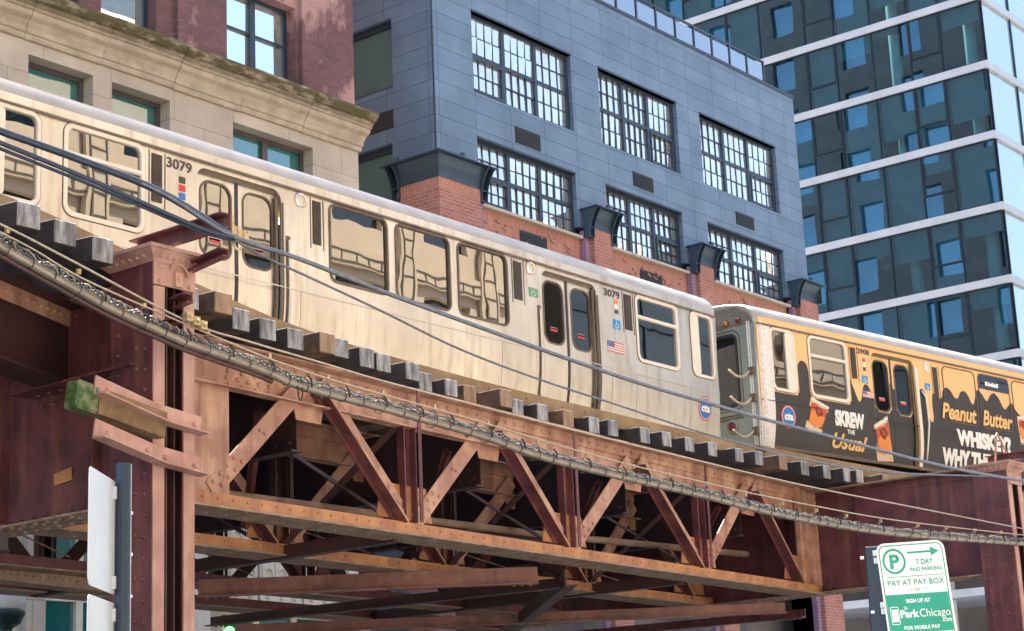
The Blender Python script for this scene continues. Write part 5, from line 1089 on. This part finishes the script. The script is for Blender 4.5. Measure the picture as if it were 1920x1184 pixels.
for tpy, bpy_ in ((873, 1096), (1113, 1336)):
    # near edge of the panel sits where its left edge is seen
    near = None; lo_, hi_ = .05, .9
    for _ in range(40):
        mid = (lo_+hi_)/2; p = jo-sdir*mid+Vector((0, 0, 2.85)); d = p-CAM; x = 960+F_PX*(d.dot(_r))/(d.dot(_fw))
        if x > 168: lo_ = mid
        else: hi_ = mid
    near = jo-sdir*lo_; dist = math.hypot(near.x, near.y); zt_ = rays(170, tpy, dist).z; zb_ = rays(170, bpy_, dist).z
    m = MB(); m.plate(rr(0, lo_, zb_, zt_, .035), (), lambda u, v, w_: (near.x+sdir.x*u+snr.x*w_, near.y+sdir.y*u+snr.y*w_, v), .003); o = m.build('sign_panel', 'galvanised', TS)
    for zc in (zt_-.045, zb_+.045):
        c = MB(); q = jo-sdir*.01; c.beam(Vector((q.x, q.y, zc))-sdir*.028, Vector((q.x, q.y, zc))+sdir*.02, .016, .048); c.rev(Vector((q.x, q.y, zc))+snr*.008, [(.005, 0), (.004, .006)], 7, snr); c.rev(Vector((q.x, q.y, zc))-snr*.012, [(.005, 0), (.004, .006)], 7, -snr); c.build('clip', 'galvanised', TS)
# street lamp beyond the structure, and a signal head
lp = aY(14, 1148, 22.0)
LP = empty('street_lamp', (lp.x, lp.y, .13), label='dark green cast iron street lamp with a white globe behind the steelwork', cat='street lamp')
m = MB(); m.rev((lp.x, lp.y, lp.z), [(.10, -.22), (.19, -.16), (.23, -.06), (.25, -.03), (.25, 0), (.21, .03)], 18); m.rev((lp.x, lp.y, .13), [(.22, 0), (.2, .5), (.1, .7), (.075, 1.2), (.06, lp.z-.4), (.09, lp.z-.35)], 14); m.build('post', 'lamp_iron', LP, smooth=True)
m = MB(); m.rev((lp.x, lp.y, lp.z+.03), [(.2, 0), (.24, .12), (.235, .3), (.17, .48), (.1, .56)], 20); m.build('globe', 'lamp_globe', LP, smooth=True)
m = MB(); m.rev((lp.x, lp.y, lp.z+.58), [(.11, 0), (.1, .05), (.04, .1), (.03, .16), (.045, .2), (.008, .3)], 14); m.build('finial', 'lamp_iron', LP, smooth=True)
sg = aY(437, 1186, 22.2); SG = empty('traffic_signal', (sg.x, sg.y, .13), label='traffic signal showing a green light under the steelwork', cat='traffic signal')
m = MB(); m.box(sg.x-.17, sg.x+.17, sg.y, sg.y+.2, sg.z-.16, sg.z+.06) if 0 else m.rev((sg.x+.6, sg.y+.2, .13), [(.09, 0), (.07, 3.2)], 12); m.beam((sg.x+.6, sg.y+.2, sg.z-.3), (sg.x, sg.y+.15, sg.z-.3), .05, .05); m.build('post', 'lamp_iron', SG)
m = MB(); m.plate(rr(sg.x-.16, sg.x+.16, sg.z-.95, sg.z+.03, .05), (), lambda u, v, w_: (u, sg.y+w_, v), .2); m.build('housing', 'lamp_iron', SG)
m = MB(); m.rev((sg.x-.08, sg.y-.0, sg.z+.0), [(.09, -.02), (.09, .03), (.06, .05), (.02, .06)], 16, (-.6, -.8, 0)); m.build('lens', 'signal_green', SG, smooth=True)
for o in bpy.data.objects:
    for k in ('base', 'local'):
        if k in o: del o[k]
